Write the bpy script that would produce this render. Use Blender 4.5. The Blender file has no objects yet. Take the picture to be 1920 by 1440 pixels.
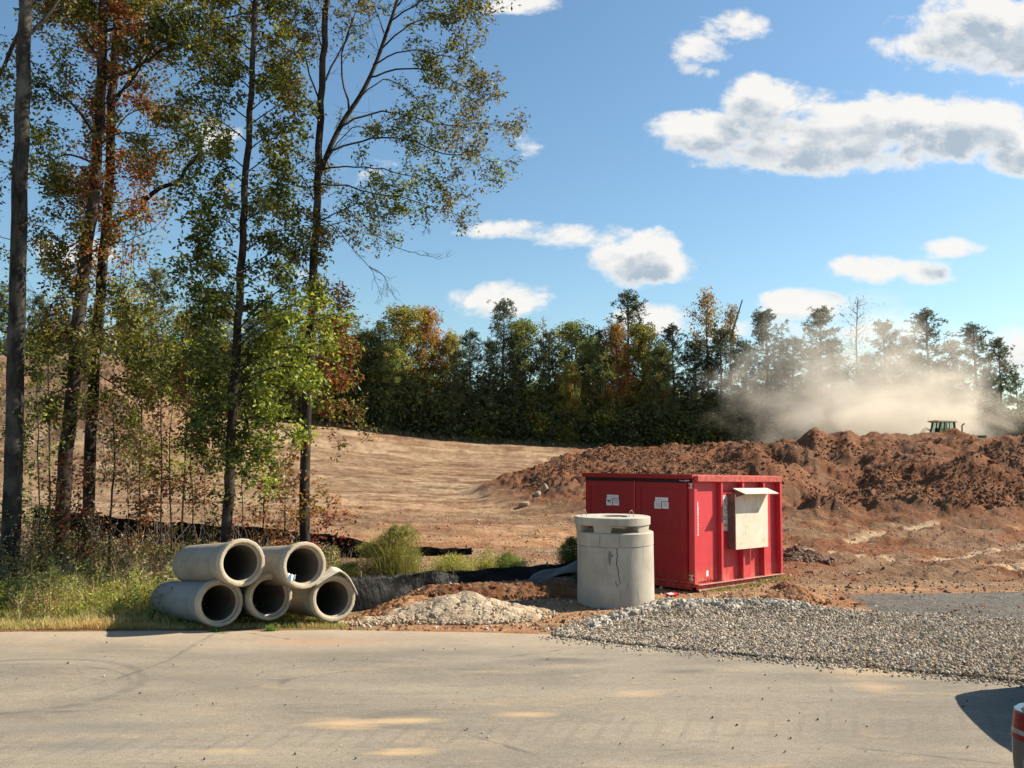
import bpy, bmesh, math, random
import numpy as np
from mathutils import Vector, Matrix
R = math.radians
scene = bpy.context.scene
COL = scene.collection
random.seed(7); RNG = np.random.default_rng(7)

# ------------------------------------------------------------------ camera
CAM_H = 2.76
PITCH = math.atan(140 / 1600.0)
F = 1600.0
cd = bpy.data.cameras.new("camera"); cam = bpy.data.objects.new("camera", cd); COL.objects.link(cam)
cam.location = (0, 0, CAM_H); cam.rotation_euler = (R(90) + PITCH, 0, 0)
cd.sensor_width = 36.0; cd.lens = 36.0 * F / 1920.0; cd.clip_start = 0.05; cd.clip_end = 6000
scene.camera = cam

def P(u, v, Y):
    """world point seen at photo pixel (u, v) at distance Y ahead"""
    x = (u - 960) / F; q = (720 - v) / F
    dy = math.cos(PITCH) - q * math.sin(PITCH); dz = math.sin(PITCH) + q * math.cos(PITCH)
    return Vector((x / dy * Y, Y, CAM_H + dz / dy * Y))
def lot(y):
    """the lot falls gently towards the camera"""
    return -0.10 * np.clip(12.0 - y, 0, 9.0)
def GR(u, v):
    p = P(u, v, 1.0); s = p.z - CAM_H; y = CAM_H / -s
    for _ in range(30): y = 0.5 * y + 0.5 * (float(lot(y)) - CAM_H) / s
    return Vector((p.x * y, y, float(lot(y))))
def G(u, v, z=0.0):
    p = P(u, v, 1.0); t = (z - CAM_H) / (p.z - CAM_H)
    return Vector((p.x * t, t, z))

# ------------------------------------------------------------------ sky, sun, exposure
SUN_EL, SUN_AZ = 38.0, 74.0          # azimuth clockwise from +Y
w = bpy.data.worlds.new("World"); scene.world = w; w.use_nodes = True
nt = w.node_tree; N = nt.nodes; L = nt.links; N.clear()
def nd(t, **k):
    n = N.new(t)
    for a, b in k.items(): setattr(n, a, b)
    return n
wo = nd('ShaderNodeOutputWorld'); bg = nd('ShaderNodeBackground'); bg.inputs['Strength'].default_value = 0.068
sky = nd('ShaderNodeTexSky', sky_type='NISHITA', sun_disc=False)
sky.sun_elevation = R(SUN_EL); sky.sun_rotation = R(SUN_AZ); sky.air_density = 1.15; sky.dust_density = 0.6; sky.ozone_density = 2.2
tc = nd('ShaderNodeTexCoord'); sep = nd('ShaderNodeSeparateXYZ'); L.new(tc.outputs['Generated'], sep.inputs[0])
def wm(op, a, b=None, c=None, clamp=False):
    n = nd('ShaderNodeMath', operation=op, use_clamp=clamp)
    for i, x in enumerate((a, b, c)):
        if x is None: continue
        if isinstance(x, (int, float)): n.inputs[i].default_value = x
        else: L.new(x, n.inputs[i])
    return n.outputs[0]
yy = wm('MAXIMUM', sep.outputs['Y'], 0.02)
cmb = nd('ShaderNodeCombineXYZ')
L.new(wm('DIVIDE', sep.outputs['X'], yy), cmb.inputs[0]); L.new(wm('DIVIDE', sep.outputs['Z'], yy), cmb.inputs[1])
LOBES = [  # photo pixels: centre, half sizes, weight
 (1810,62,150,74,1),(1905,85,110,74,1),(1725,92,95,50,.9),(1840,22,95,48,1),(1960,60,120,80,1),
 (1320,250,110,48,.95),(1430,205,85,64,1),(1520,245,150,72,1),(1650,235,120,68,1),(1770,255,130,66,1),(1835,238,85,62,1),(1915,285,90,50,1),(1600,286,320,40,.85),
 (1305,85,75,48,.62),(1375,45,72,34,.55),(1300,128,50,26,.5),(1150,-30,60,20,.4),
 (1195,492,105,46,.95),(1225,468,62,40,.9),(1080,440,110,32,.75),(950,432,90,20,.62),(860,438,45,10,.45),
 (940,568,100,38,.85),(930,550,55,26,.8),
 (1500,570,95,30,.8),(1490,552,45,18,.7),(1665,508,118,30,.85),(1785,465,80,20,.72),(1740,480,40,10,.5),
 (1235,600,90,32,.7),(1345,483,48,12,.5),(975,10,90,22,.62),(985,262,55,34,.5),(540,515,65,26,.6),(400,255,70,30,.55),(700,320,70,40,.5),
 (1920,650,110,60,.6),(1700,620,120,24,.5),(1400,620,120,26,.45),(90,470,120,30,.5),(300,640,160,40,.4)]
def cloud_field(vec):
    acc = None
    for (u, v, a, b, wt) in LOBES:
        p = P(u, v, 1.0); cx, cz = p.x, p.z - CAM_H; sx, sz = F / a, F / b
        m = nd('ShaderNodeVectorMath', operation='MULTIPLY_ADD'); L.new(vec, m.inputs[0])
        m.inputs[1].default_value = (sx, sz, 0); m.inputs[2].default_value = (-cx * sx, -cz * sz, 0)
        d = nd('ShaderNodeVectorMath', operation='DOT_PRODUCT'); L.new(m.outputs[0], d.inputs[0]); L.new(m.outputs[0], d.inputs[1])
        f = wm('MULTIPLY_ADD', d.outputs['Value'], -0.62 * wt, wt)
        acc = f if acc is None else wm('SMOOTH_MAX', acc, f, 0.12)
    def noise(sc, det, rough, dist=0.0):
        mp = nd('ShaderNodeMapping'); mp.inputs['Scale'].default_value = (1, 1.5, 1); L.new(vec, mp.inputs[0])
        n = nd('ShaderNodeTexNoise'); n.inputs['Scale'].default_value = sc; n.inputs['Detail'].default_value = det
        n.inputs['Roughness'].default_value = rough; n.inputs['Distortion'].default_value = dist
        L.new(mp.outputs[0], n.inputs['Vector']); return n.outputs[0]
    n1 = noise(9.0, 10.0, 0.62, 0.25)
    n2 = noise(30.0, 8.0, 0.62)
    s = wm('ADD', acc, wm('MULTIPLY', wm('SUBTRACT', n1, 0.5), 2.6))
    return wm('ADD', s, wm('MULTIPLY', wm('SUBTRACT', n2, 0.5), 0.75))
f0 = cloud_field(cmb.outputs[0])
off = nd('ShaderNodeVectorMath', operation='ADD'); L.new(cmb.outputs[0], off.inputs[0]); off.inputs[1].default_value = (0.010, 0.030, 0)
f1 = cloud_field(off.outputs[0])
def ramp(x, a, b):
    n = nd('ShaderNodeMapRange', interpolation_type='SMOOTHSTEP'); L.new(x, n.inputs[0]); n.inputs[1].default_value = a; n.inputs[2].default_value = b
    return n.outputs[0]
alpha = wm('MULTIPLY', ramp(f0, 0.24, 0.74), 0.96)
off2 = nd('ShaderNodeVectorMath', operation='ADD'); L.new(cmb.outputs[0], off2.inputs[0]); off2.inputs[1].default_value = (3.1, 1.7, 0)
nzz = nd('ShaderNodeTexNoise'); nzz.inputs['Scale'].default_value = 17.0; nzz.inputs['Detail'].default_value = 7.0; nzz.inputs['Roughness'].default_value = 0.6; nzz.inputs['Distortion'].default_value = 0.4; L.new(off2.outputs[0], nzz.inputs['Vector'])
shade = wm('MULTIPLY', wm('MULTIPLY', ramp(f1, 0.28, 1.0), ramp(f0, 0.42, 0.95)), wm('MULTIPLY_ADD', ramp(nzz.outputs[0], 0.3, 0.62), 0.55, 0.55), clamp=True)
ccol = nd('ShaderNodeMix', data_type='RGBA'); L.new(wm('MULTIPLY', shade, 0.9), ccol.inputs[0])
ccol.inputs[6].default_value = (6.9, 6.75, 6.45, 1); ccol.inputs[7].default_value = (2.75, 3.45, 4.2, 1)
front = wm('MULTIPLY', alpha, ramp(sep.outputs['Y'], 0.05, 0.25))
mixc = nd('ShaderNodeMix', data_type='RGBA'); L.new(front, mixc.inputs[0])
tint = nd('ShaderNodeMix', data_type='RGBA', blend_type='MULTIPLY'); tint.inputs[0].default_value = 1
hs = nd('ShaderNodeHueSaturation'); hs.inputs['Saturation'].default_value = 1.08; hs.inputs['Value'].default_value = 1.08; L.new(sky.outputs[0], hs.inputs['Color']); L.new(hs.outputs[0], tint.inputs[6]); tint.inputs[7].default_value = (0.92, 1.02, 1.0, 1)
L.new(tint.outputs[2], mixc.inputs[6]); L.new(ccol.outputs[2], mixc.inputs[7])
L.new(mixc.outputs[2], bg.inputs['Color']); L.new(bg.outputs[0], wo.inputs[0])
w.cycles.sampling_method = 'MANUAL'; w.cycles.sample_map_resolution = 512

sd = bpy.data.lights.new("sun", 'SUN'); sun = bpy.data.objects.new("sun", sd); COL.objects.link(sun)
sd.energy = 5.0; sd.angle = R(0.53); sd.color = (1.0, 0.89, 0.72)
SD = Vector((math.sin(R(SUN_AZ)) * math.cos(R(SUN_EL)), math.cos(R(SUN_AZ)) * math.cos(R(SUN_EL)), math.sin(R(SUN_EL))))
sun.rotation_euler = SD.to_track_quat('Z', 'Y').to_euler()
vs = scene.view_settings; vs.view_transform = 'Standard'; vs.look = 'None'; vs.gamma = 1; vs.exposure = 1.05; vs.use_curve_mapping = False
scene.render.engine = 'CYCLES'
cy = scene.cycles; cy.max_bounces = 6; cy.diffuse_bounces = 3; cy.glossy_bounces = 2; cy.transmission_bounces = 4; cy.volume_bounces = 1; cy.transparent_max_bounces = 6
cy.use_denoising = True; cy.sample_clamp_indirect = 4; cy.caustics_reflective = False; cy.caustics_refractive = False
cy.volume_step_rate = 2.0; cy.volume_max_steps = 48
cy.use_adaptive_sampling = True; cy.adaptive_threshold = 0.02

# ------------------------------------------------------------------ tags
def tag(o, label=None, cat=None, group=None, kind=None):
    if label: o['label'] = label
    if cat: o['category'] = cat
    if group: o['group'] = group
    if kind: o['kind'] = kind
    return o
def empty(name, loc=(0, 0, 0), rz=0.0, label=None, cat=None, group=None):
    o = bpy.data.objects.new(name, None); COL.objects.link(o); o.location = loc; o.rotation_euler = (0, 0, rz)
    o.empty_display_size = 0.1
    return tag(o, label, cat, group)

# ------------------------------------------------------------------ numpy mesh
def np_mesh(name, verts, faces, mat=None, cols=None, parent=None, smooth=False, loc=None):
    """faces: list of int arrays (n, k)"""
    verts = np.asarray(verts, dtype=np.float32).reshape(-1, 3)
    faces = [np.asarray(f, dtype=np.int32) for f in faces if len(f)]
    me = bpy.data.meshes.new(name); me.vertices.add(len(verts)); me.vertices.foreach_set('co', verts.ravel())
    loops = np.concatenate([f.ravel() for f in faces]); sizes = np.concatenate([np.full(len(f), f.shape[1], dtype=np.int32) for f in faces])
    starts = np.concatenate([[0], np.cumsum(sizes)[:-1]]).astype(np.int32)
    me.loops.add(len(loops)); me.loops.foreach_set('vertex_index', loops)
    me.polygons.add(len(sizes)); me.polygons.foreach_set('loop_start', starts); me.polygons.foreach_set('loop_total', sizes)
    me.polygons.foreach_set('use_smooth', np.full(len(sizes), smooth))
    if cols is not None:
        c = np.ones((len(verts), 4), dtype=np.float32); c[:, :3] = cols
        at = me.color_attributes.new('Col', 'FLOAT_COLOR', 'POINT'); at.data.foreach_set('color', c.ravel())
    me.update(calc_edges=True); me.validate()
    if mat: me.materials.append(mat)
    o = bpy.data.objects.new(name, me); COL.objects.link(o)
    if parent: o.parent = parent
    if loc is not None: o.location = loc
    return o
class MB:
    """collects boxes, prisms, tubes into one mesh"""
    def __init__(s): s.v = []; s.f = {}; s.n = 0
    def add(s, verts, faces):
        for f in faces: s.f.setdefault(len(f), []).append([i + s.n for i in f])
        s.v.extend([tuple(p) for p in verts]); s.n += len(verts)
    def box(s, x0, x1, y0, y1, z0, z1, M=None):
        p = [Vector(c) for c in ((x0,y0,z0),(x1,y0,z0),(x1,y1,z0),(x0,y1,z0),(x0,y0,z1),(x1,y0,z1),(x1,y1,z1),(x0,y1,z1))]
        if M is not None: p = [M @ q for q in p]
        s.add(p, [(0,3,2,1),(4,5,6,7),(0,1,5,4),(1,2,6,5),(2,3,7,6),(3,0,4,7)])
    def prism(s, prof, y0, y1, M=None):
        """profile in (x, z), swept along y"""
        n = len(prof); p = [Vector((a, y0, b)) for a, b in prof] + [Vector((a, y1, b)) for a, b in prof]
        if M is not None: p = [M @ q for q in p]
        s.add(p, [tuple(range(n)), tuple(range(2 * n - 1, n - 1, -1))] + [(i, n + i, n + (i + 1) % n, (i + 1) % n) for i in range(n)])
    def tube(s, pts, rad, n=6, cap=True):
        pts = [Vector(p) for p in pts]; m = len(pts)
        if not hasattr(rad, '__len__'): rad = [rad] * m
        up = Vector((0.13, 0.31, 0.94)); vs_ = []; prev = None
        for i, p in enumerate(pts):
            t = (pts[min(i + 1, m - 1)] - pts[max(i - 1, 0)])
            t = t.normalized() if t.length > 1e-9 else Vector((0, 0, 1))
            a = t.cross(up if prev is None else prev)
            if a.length < 1e-4: a = t.cross(Vector((1, 0, 0)))
            a.normalize(); b = t.cross(a); prev = b.cross(t) if False else (up if prev is None else prev)
            for k in range(n):
                th = 2 * math.pi * k / n; vs_.append(p + (a * math.cos(th) + b * math.sin(th)) * rad[i])
        fs = [(i * n + k, i * n + (k + 1) % n, (i + 1) * n + (k + 1) % n, (i + 1) * n + k) for i in range(m - 1) for k in range(n)]
        if cap: fs += [tuple(range(n - 1, -1, -1)), tuple((m - 1) * n + k for k in range(n))]
        s.add(vs_, fs)
    def lathe(s, prof, n=48, M=None, closed=False, wob=None):
        """profile of (r, z)"""
        vs_ = []
        for (r, z) in prof:
            for k in range(n):
                th = 2 * math.pi * k / n; rr = r * (1 + (wob(th, z) if wob else 0))
                q = Vector((rr * math.cos(th), rr * math.sin(th), z)); vs_.append(M @ q if M is not None else q)
        m = len(prof); rng = range(m if closed else m - 1)
        fs = [(i * n + k, i * n + (k + 1) % n, ((i + 1) % m) * n + (k + 1) % n, ((i + 1) % m) * n + k) for i in rng for k in range(n)]
        s.add(vs_, fs)
    def build(s, name, mat, parent=None, smooth=False, bevel=0.0, auto=False, loc=None):
        o = np_mesh(name, np.array(s.v), [np.array(f) for f in s.f.values()], mat, None, parent, smooth, loc)
        if bevel or auto:
            bm = bmesh.new(); bm.from_mesh(o.data)
            bmesh.ops.recalc_face_normals(bm, faces=bm.faces)
            if auto:
                for e in bm.edges:
                    if len(e.link_faces) == 2 and e.calc_face_angle(0) > 0.6: e.smooth = False
            bm.to_mesh(o.data); bm.free()
        if bevel:
            b = o.modifiers.new('bevel', 'BEVEL'); b.width = bevel; b.segments = 2; b.limit_method = 'ANGLE'
        return o

# ------------------------------------------------------------------ noise
def _h(ix, iy, s):
    n = (ix.astype(np.int64) * 374761393 + iy.astype(np.int64) * 668265263 + s * 974634777) & 0xFFFFFFFF
    n = ((n ^ (n >> 13)) * 1274126177) & 0xFFFFFFFF
    return ((n ^ (n >> 16)) & 0xFFFF) / 65535.0
def vn(x, y, s=0):
    x = np.asarray(x, float); y = np.asarray(y, float)
    ix = np.floor(x); iy = np.floor(y); fx = x - ix; fy = y - iy
    ux = fx * fx * fx * (fx * (fx * 6 - 15) + 10); uy = fy * fy * fy * (fy * (fy * 6 - 15) + 10)
    a = _h(ix, iy, s); b = _h(ix + 1, iy, s); c = _h(ix, iy + 1, s); d = _h(ix + 1, iy + 1, s)
    return (a + (b - a) * ux) * (1 - uy) + (c + (d - c) * ux) * uy
def fbm(x, y, s=0, o=4, g=0.5):
    t = 0; a = 1.0; tot = 0
    ca, sa = math.cos(0.6), math.sin(0.6)
    for i in range(o):
        t = t + a * (vn(x, y, s + i * 17) - 0.5); tot += a; a *= g
        x, y = (x * ca - y * sa) * 2.03 + 5.1, (x * sa + y * ca) * 2.03 + 1.7
    return t / tot * 2      # about -1..1
def lumps(x, y, s=0):
    """rounded clods: distance to jittered cell points"""
    x = np.asarray(x, float); y = np.asarray(y, float); ix = np.floor(x); iy = np.floor(y); best = np.full(x.shape, 9.0)
    for dx in (-1, 0, 1):
        for dy in (-1, 0, 1):
            jx = ix + dx; jy = iy + dy; px = jx + _h(jx, jy, s); py = jy + _h(jx, jy, s + 5)
            r = 0.45 + 0.6 * _h(jx, jy, s + 9); d = ((x - px) ** 2 + (y - py) ** 2) / (r * r); best = np.minimum(best, d)
    return np.sqrt(np.clip(1 - best, 0, 1))
def sst(a, b, x):
    t = np.clip((x - a) / (b - a), 0, 1); return t * t * (3 - 2 * t)

# ------------------------------------------------------------------ materials
def mat_new(name):
    m = bpy.data.materials.new(name); m.use_nodes = True; nt = m.node_tree; nt.nodes.clear()
    out = nt.nodes.new('ShaderNodeOutputMaterial'); b = nt.nodes.new('ShaderNodeBsdfPrincipled'); nt.links.new(b.outputs[0], out.inputs[0])
    return m, nt, b, out
class NT:
    def __init__(s, nt): s.nt = nt
    def n(s, t, ins=None, **k):
        n = s.nt.nodes.new(t)
        for a, b in k.items(): setattr(n, a, b)
        for a, b in (ins or {}).items():
            if hasattr(b, 'is_output'): s.nt.links.new(b, n.inputs[a])
            else: n.inputs[a].default_value = b
        return n
    def link(s, a, b): s.nt.links.new(a, b)
    def coord(s, which='Object', scale=(1, 1, 1)):
        t = s.n('ShaderNodeTexCoord'); m = s.n('ShaderNodeMapping', {'Vector': t.outputs[which], 'Scale': scale}); return m.outputs[0]
    def noise(s, vec, sc, det=4, rough=0.55, dist=0):
        return s.n('ShaderNodeTexNoise', {'Vector': vec, 'Scale': sc, 'Detail': det, 'Roughness': rough, 'Distortion': dist}).outputs[0]
    def rng(s, x, a, b, c=0.0, d=1.0):
        return s.n('ShaderNodeMapRange', {0: x, 1: a, 2: b, 3: c, 4: d}).outputs[0]
    def mix(s, f, a, b, mode='MIX'):
        n = s.n('ShaderNodeMix', data_type='RGBA', blend_type=mode)
        for i, x in ((0, f), (6, a), (7, b)):
            if hasattr(x, 'is_output'): s.nt.links.new(x, n.inputs[i])
            elif isinstance(x, (int, float)): n.inputs[i].default_value = x
            else: n.inputs[i].default_value = (*x, 1)
        return n.outputs[2]
    def math(s, op, a, b=0.0, c=None):
        n = s.n('ShaderNodeMath', operation=op)
        for i, x in enumerate((a, b, c)):
            if x is None: continue
            if hasattr(x, 'is_output'): s.nt.links.new(x, n.inputs[i])
            else: n.inputs[i].default_value = x
        return n.outputs[0]
    def bump(s, h, st, dist):
        return s.n('ShaderNodeBump', {'Height': h, 'Strength': st, 'Distance': dist}).outputs[0]
def simple(name, col, rough=0.6, metal=0.0, var=0.12, scale=6.0, bump=0.0, spec=0.4):
    m, nt, b, out = mat_new(name); t = NT(nt); c = t.coord()
    n = t.noise(c, scale, 5); f = t.rng(n, 0.3, 0.7)
    t.link(t.mix(f, [x * (1 - var) for x in col], [min(1, x * (1 + var)) for x in col]), b.inputs['Base Color'])
    b.inputs['Roughness'].default_value = rough; b.inputs['Metallic'].default_value = metal; b.inputs['Specular IOR Level'].default_value = spec
    if bump: t.link(t.bump(t.noise(c, scale * 6, 3), bump, 0.01), b.inputs['Normal'])
    return m
def leaf_mat(name, trans=0.45, rough=0.5, objcol=False):
    m, nt, b, out = mat_new(name); t = NT(nt)
    a = t.n('ShaderNodeAttribute', attribute_name='Col').outputs['Color']
    if objcol:
        oi = t.n('ShaderNodeObjectInfo'); a = t.mix(1.0, a, oi.outputs['Color'], 'MULTIPLY')
    t.link(a, b.inputs['Base Color']); b.inputs['Roughness'].default_value = rough; b.inputs['Specular IOR Level'].default_value = 0.35
    tr = t.n('ShaderNodeBsdfTranslucent', {'Color': t.mix(1.0, a, (1.5, 1.45, 0.8), 'MULTIPLY')})
    mx = t.n('ShaderNodeMixShader', {0: trans, 1: b.outputs[0], 2: tr.outputs[0]}); t.link(mx.outputs[0], out.inputs[0])
    return m
def bark_mat(name, c1, c2, sc=9.0):
    m, nt, b, out = mat_new(name); t = NT(nt); c = t.coord('Object', (1, 1, 0.22))
    n = t.noise(c, sc, 6, 0.65, 0.4); n2 = t.noise(t.coord('Object', (1, 1, 0.6)), 2.2, 3)
    col = t.mix(t.rng(n, 0.35, 0.65), c1, c2); col = t.mix(t.rng(n2, 0.5, 0.7), col, [min(1, x * 1.5 + 0.02) for x in c2])
    t.link(col, b.inputs['Base Color']); b.inputs['Roughness'].default_value = 0.9; b.inputs['Specular IOR Level'].default_value = 0.15
    t.link(t.bump(n, 0.9, 0.03), b.inputs['Normal']); return m
def soil_mat(name, var=0.25, bump=0.6, sc=3.0):
    m, nt, b, out = mat_new(name); t = NT(nt); c = t.coord()
    a = t.n('ShaderNodeAttribute', attribute_name='Col').outputs['Color']
    n = t.noise(c, sc, 8, 0.65); n2 = t.noise(c, sc * 9, 4, 0.6)
    f = t.rng(n, 0.3, 0.7, 1 - var, 1 + var); f2 = t.rng(n2, 0.3, 0.7, 1 - var * 0.8, 1 + var * 0.8)
    g = t.math('MULTIPLY', f, f2); cc = t.n('ShaderNodeCombineColor', {0: g, 1: g, 2: g}).outputs[0]
    t.link(t.mix(1.0, a, cc, 'MULTIPLY'), b.inputs['Base Color']); b.inputs['Roughness'].default_value = 0.95; b.inputs['Specular IOR Level'].default_value = 0.1
    h = t.math('ADD', t.noise(c, sc * 3, 6, 0.7), t.math('MULTIPLY', n2, 0.4))
    t.link(t.bump(h, bump, 0.08), b.inputs['Normal']); return m
M = {}
M['soil'] = soil_mat('soil', .3, .9); M['clay'] = soil_mat('clay', 0.35, 1.0, 2.2)
M['leaf'] = leaf_mat('leaf', 0.38); M['farleaf'] = leaf_mat('far_leaf', 0.3, 0.7, True); M['needle'] = leaf_mat('needle', 0.18, 0.6, True)
M['grass'] = leaf_mat('grass_blade', 0.4, 0.6)
M['bark_grey'] = bark_mat('bark_grey', (0.014, 0.013, 0.011), (0.06, 0.054, 0.046)); M['bark_dark'] = bark_mat('bark_dark', (0.013, 0.010, 0.008), (0.045, 0.035, 0.027))
M['bark_far'] = bark_mat('bark_far', (0.09, 0.07, 0.055), (0.2, 0.165, 0.13), 3.0)
M['stone'] = soil_mat('stone', 0.15, 0.3, 20.0)
# ------------------------------------------------------------------ terrain
U_P = np.array([-1.3, -.6, -.35, -.225, -.08, .0875, .18, .4, .55, .9, 1.3]); Z_P = np.array([8.6, 8.6, 8.0, 6.75, 4.95, 4.05, 3.8, 4.1, 4.3, 4.0, 4.0])
def base_h(x, y):
    """smooth lie of the land"""
    u = x / np.maximum(y, 5.0); z100 = np.interp(u, U_P, Z_P)
    t = np.clip((y - 27) / 73.0, 0, 1); h = z100 * (t ** 1.05)
    h = h + np.where(y > 100, -np.clip((y - 100) * 0.02, 0, 2.0), 0)
    # long bank on the left
    bank = 5.0 * np.exp(-((y - 56) / 9.0) ** 2) * sst(-0.335, -0.48, u) * (0.85 + 0.25 * vn(x * .12, y * .05, 3))
    bank += 1.6 * np.exp(-((y - 52) / 7.0) ** 2) * sst(-0.27, -0.36, u)
    # shallow ditch in front of the long black fence on the left
    dip = -0.36 * sst(14.1, 16.2, y) * sst(22.0, 18.5, y) * sst(-1.6, -3.2, x)
    return h + bank + dip + lot(y)
CR_U = [(800, 938), (870, 930), (950, 900), (1050, 868), (1110, 851), (1200, 841), (1300, 838), (1345, 830), (1380, 823), (1450, 819), (1500, 815), (1527, 809), (1550, 821), (1590, 820), (1612, 830), (1640, 818), (1680, 813), (1740, 809), (1800, 808), (1850, 809), (1920, 813), (2100, 818), (2500, 830), (3000, 850)]
cu = np.array([(a - 960) / F for a, b in CR_U]); cz = np.array([(860 - b) / F for a, b in CR_U])
def mound_h(x, y):
    u = x / np.maximum(y, 5.0)
    yc = np.interp(u, [-.1, -.05, .05, .2, .4, .7, 1.3], [40, 41, 46, 48, 49, 50, 52]) + 1.3 * fbm(u * 14, u * 0, 71, 2)
    top = CAM_H + yc * (np.interp(u, cu, cz) - .0065 * sst(.12, .3, u) - .002) - base_h(u * yc, yc)
    top = np.clip(top, 0, 9)
    yf = np.interp(u, [-.1, -.06, .0, .08, .2, .32, .45, .7, 1.3], [40, 38.5, 36, 32.5, 29.5, 29.5, 30, 30, 30])
    wob = 1.4 * fbm(x * .35, y * .35, 31, 3)
    t = np.clip((y + wob - yf) / np.maximum(yc - yf, 0.5), 0, 1)
    s = t ** 1.15 * (1 - 0.25 * t) / 0.75
    s = np.where(y + wob * 0.2 > yc, 1 - sst(0, 9, y + wob * 0.2 - yc) , s)
    edge = sst(-.075, -.03, u)
    h = top * s * edge
    k = sst(0.02, 0.4, s) * edge
    # hollows, ribs and spurs on the face
    gull = fbm(x * .28 + y * .1, y * .22, 41, 3)
    h = h + k * (0.62 * gull * sst(.2, .3, u) + 0.15 * gull)
    rg = 1 - np.abs(fbm(x * .20 - y * .12, y * .26 + x * .05, 43, 3)) * 2.2; h = h + k * .36 * (np.clip(rg, 0, 1) ** 2 - .45) * (sst(.18, .3, u) * .8 + .2)
    h = h - k * 0.9 * sst(.33, .42, u) * sst(.62, .5, u) * np.exp(-((y - 40.5) / 3.4) ** 2)
    for (pu, yy_, ru, ry, a) in ((.352, 47, .02, 2.0, .5), (.40, 47, .018, 1.8, .3), (.30, 47, .02, 1.8, .25), (.30, 36.6, .055, 1.3, .85), (.43, 39.5, .03, 3.5, .7), (.52, 37.5, .05, 2.0, .8), (.585, 39, .05, 2.6, 1.1), (.47, 35.0, .06, 1.2, .35), (.245, 34.5, .035, 1.4, .5), (.40, 34.2, .05, 1.0, .3)):
        d2 = ((u - pu) / ru) ** 2 + ((y - yy_) / ry) ** 2
        h = h + a * np.exp(-d2 * 1.3) * edge
    # scarp: the ground drops sharply towards the viewer
    sc = 0.85 * sst(-.9, .0, (y - (37.2 + 14 * (u - .36))) * -1) * np.exp(-((u - .362) / .045) ** 4) * sst(33.2, 35.0, y)
    h = h - sc * 0.9
    return np.maximum(h, 0)
def fine(x, y, m):
    """clods, ruts; m = how much mound"""
    big = sst(13.6, 15.5, y)
    d = 0.03 * fbm(x * 1.2, y * 1.2, 5, 4) * big
    rut_mask = sst(24, 30, y) * (1 - sst(.05, .3, m))
    d += rut_mask * (.05 * fbm(x * 1.6, y * 3.6, 10, 4, .7) + .035 * np.sin((y + .25 * x + 1.5 * fbm(x * .06, y * .1, 16, 2)) * 5.2) * sst(0, .3, fbm(x * .07, y * .2, 19, 2)) + 0.17 * fbm(x * .16 + y * .02, y * 1.1, 8, 5, .62) + 0.07 * fbm(x * .9, y * 1.9, 9, 3) + 0.05 * lumps(x * 1.3, y * 1.8, 12) * sst(.1, .5, fbm(x * .1, y * .3, 14, 2)))
    right = sst(4.0, 8.0, x) * sst(18.5, 20.5, y) * (1 - sst(.3, .6, m))
    d += 1.5 * right * (.05 * fbm(x * 2.6, y * 3.4, 20, 4, .7) + .04 * np.sin((y * .9 - x * .55 + .8 * fbm(x * .2, y * .2, 22, 2)) * 6.5) * sst(0, .3, fbm(x * .3, y * .3, 23, 2)) + 0.08 * fbm(x * .5 - y * .35, y * 1.0 + x * .6, 18, 4, .6) + 0.07 * lumps(x * 2.2, y * 2.6, 21) * sst(-.1, .4, fbm(x * .4, y * .5, 15, 2)))
    mm = sst(.1, .7, m)
    track = sst(.1, .4, fbm(x * .12 + 3, y * .2, 44, 2))       # packed parts with tread marks
    rough = sst(-.25, .35, fbm(x * .25 + 9, y * .3, 46, 2)); cl = (.4 + .6 * rough) * (0.20 * lumps(x * 1.1, y * 1.1, 24) + 0.13 * lumps(x * 2.4, y * 2.4, 25) + .07 * lumps(x * 4.6, y * 4.6, 26)) + 0.24 * fbm(x * .8, y * 1.0, 27, 7, .72) + .14 * fbm(x * 3.1, y * 3.1, 30, 3, .75) + .12 * np.abs(fbm(x * .8 - y * .5, y * .35, 28, 4))
    tr = 0.05 * np.sin((x * .35 + y * 1.0) * 14) * (0.5 + .5 * vn(x * 1.2, y * .8, 29)) + 0.12 * fbm(x * 1.3, y * 1.3, 33, 5, .65)
    d += mm * (cl * (1 - track * .55) + tr * track)
    bk = sst(-.36, -.42, x / np.maximum(y, 5)) * sst(42, 48, y) * sst(70, 62, y)
    d += bk * (0.3 * fbm(x * .6, y * .6, 61, 4) + .15 * lumps(x * 1.2, y * 1.2, 63))
    return d
def ground_h(x, y):
    x = np.asarray(x, float); y = np.asarray(y, float); m = mound_h(x, y)
    return base_h(x, y) + m + fine(x, y, m) - 0.03 * (1 - sst(13.2, 14.2, y))
def gh(x, y): return float(ground_h(np.array([x]), np.array([y]))[0])

ys = [6.0]
while ys[-1] < 66: ys.append(ys[-1] * 1.0042 if ys[-1] > 12 else ys[-1] + 0.12)
while ys[-1] < 900: ys.append(ys[-1] * 1.03)
ys = np.array(ys); us = np.concatenate([np.linspace(-1.9, -.72, 70)[:-1], np.linspace(-.72, .72, 860), np.linspace(.72, 1.9, 70)[1:]])
UU, YY = np.meshgrid(us, ys); XX = UU * (YY + 0.0) + UU * 2.0 * sst(20, 6, YY)
mh = mound_h(XX, YY); ZZ = base_h(XX, YY) + mh + fine(XX, YY, mh) - 0.03 * (1 - sst(13.2, 14.2, YY))
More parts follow.
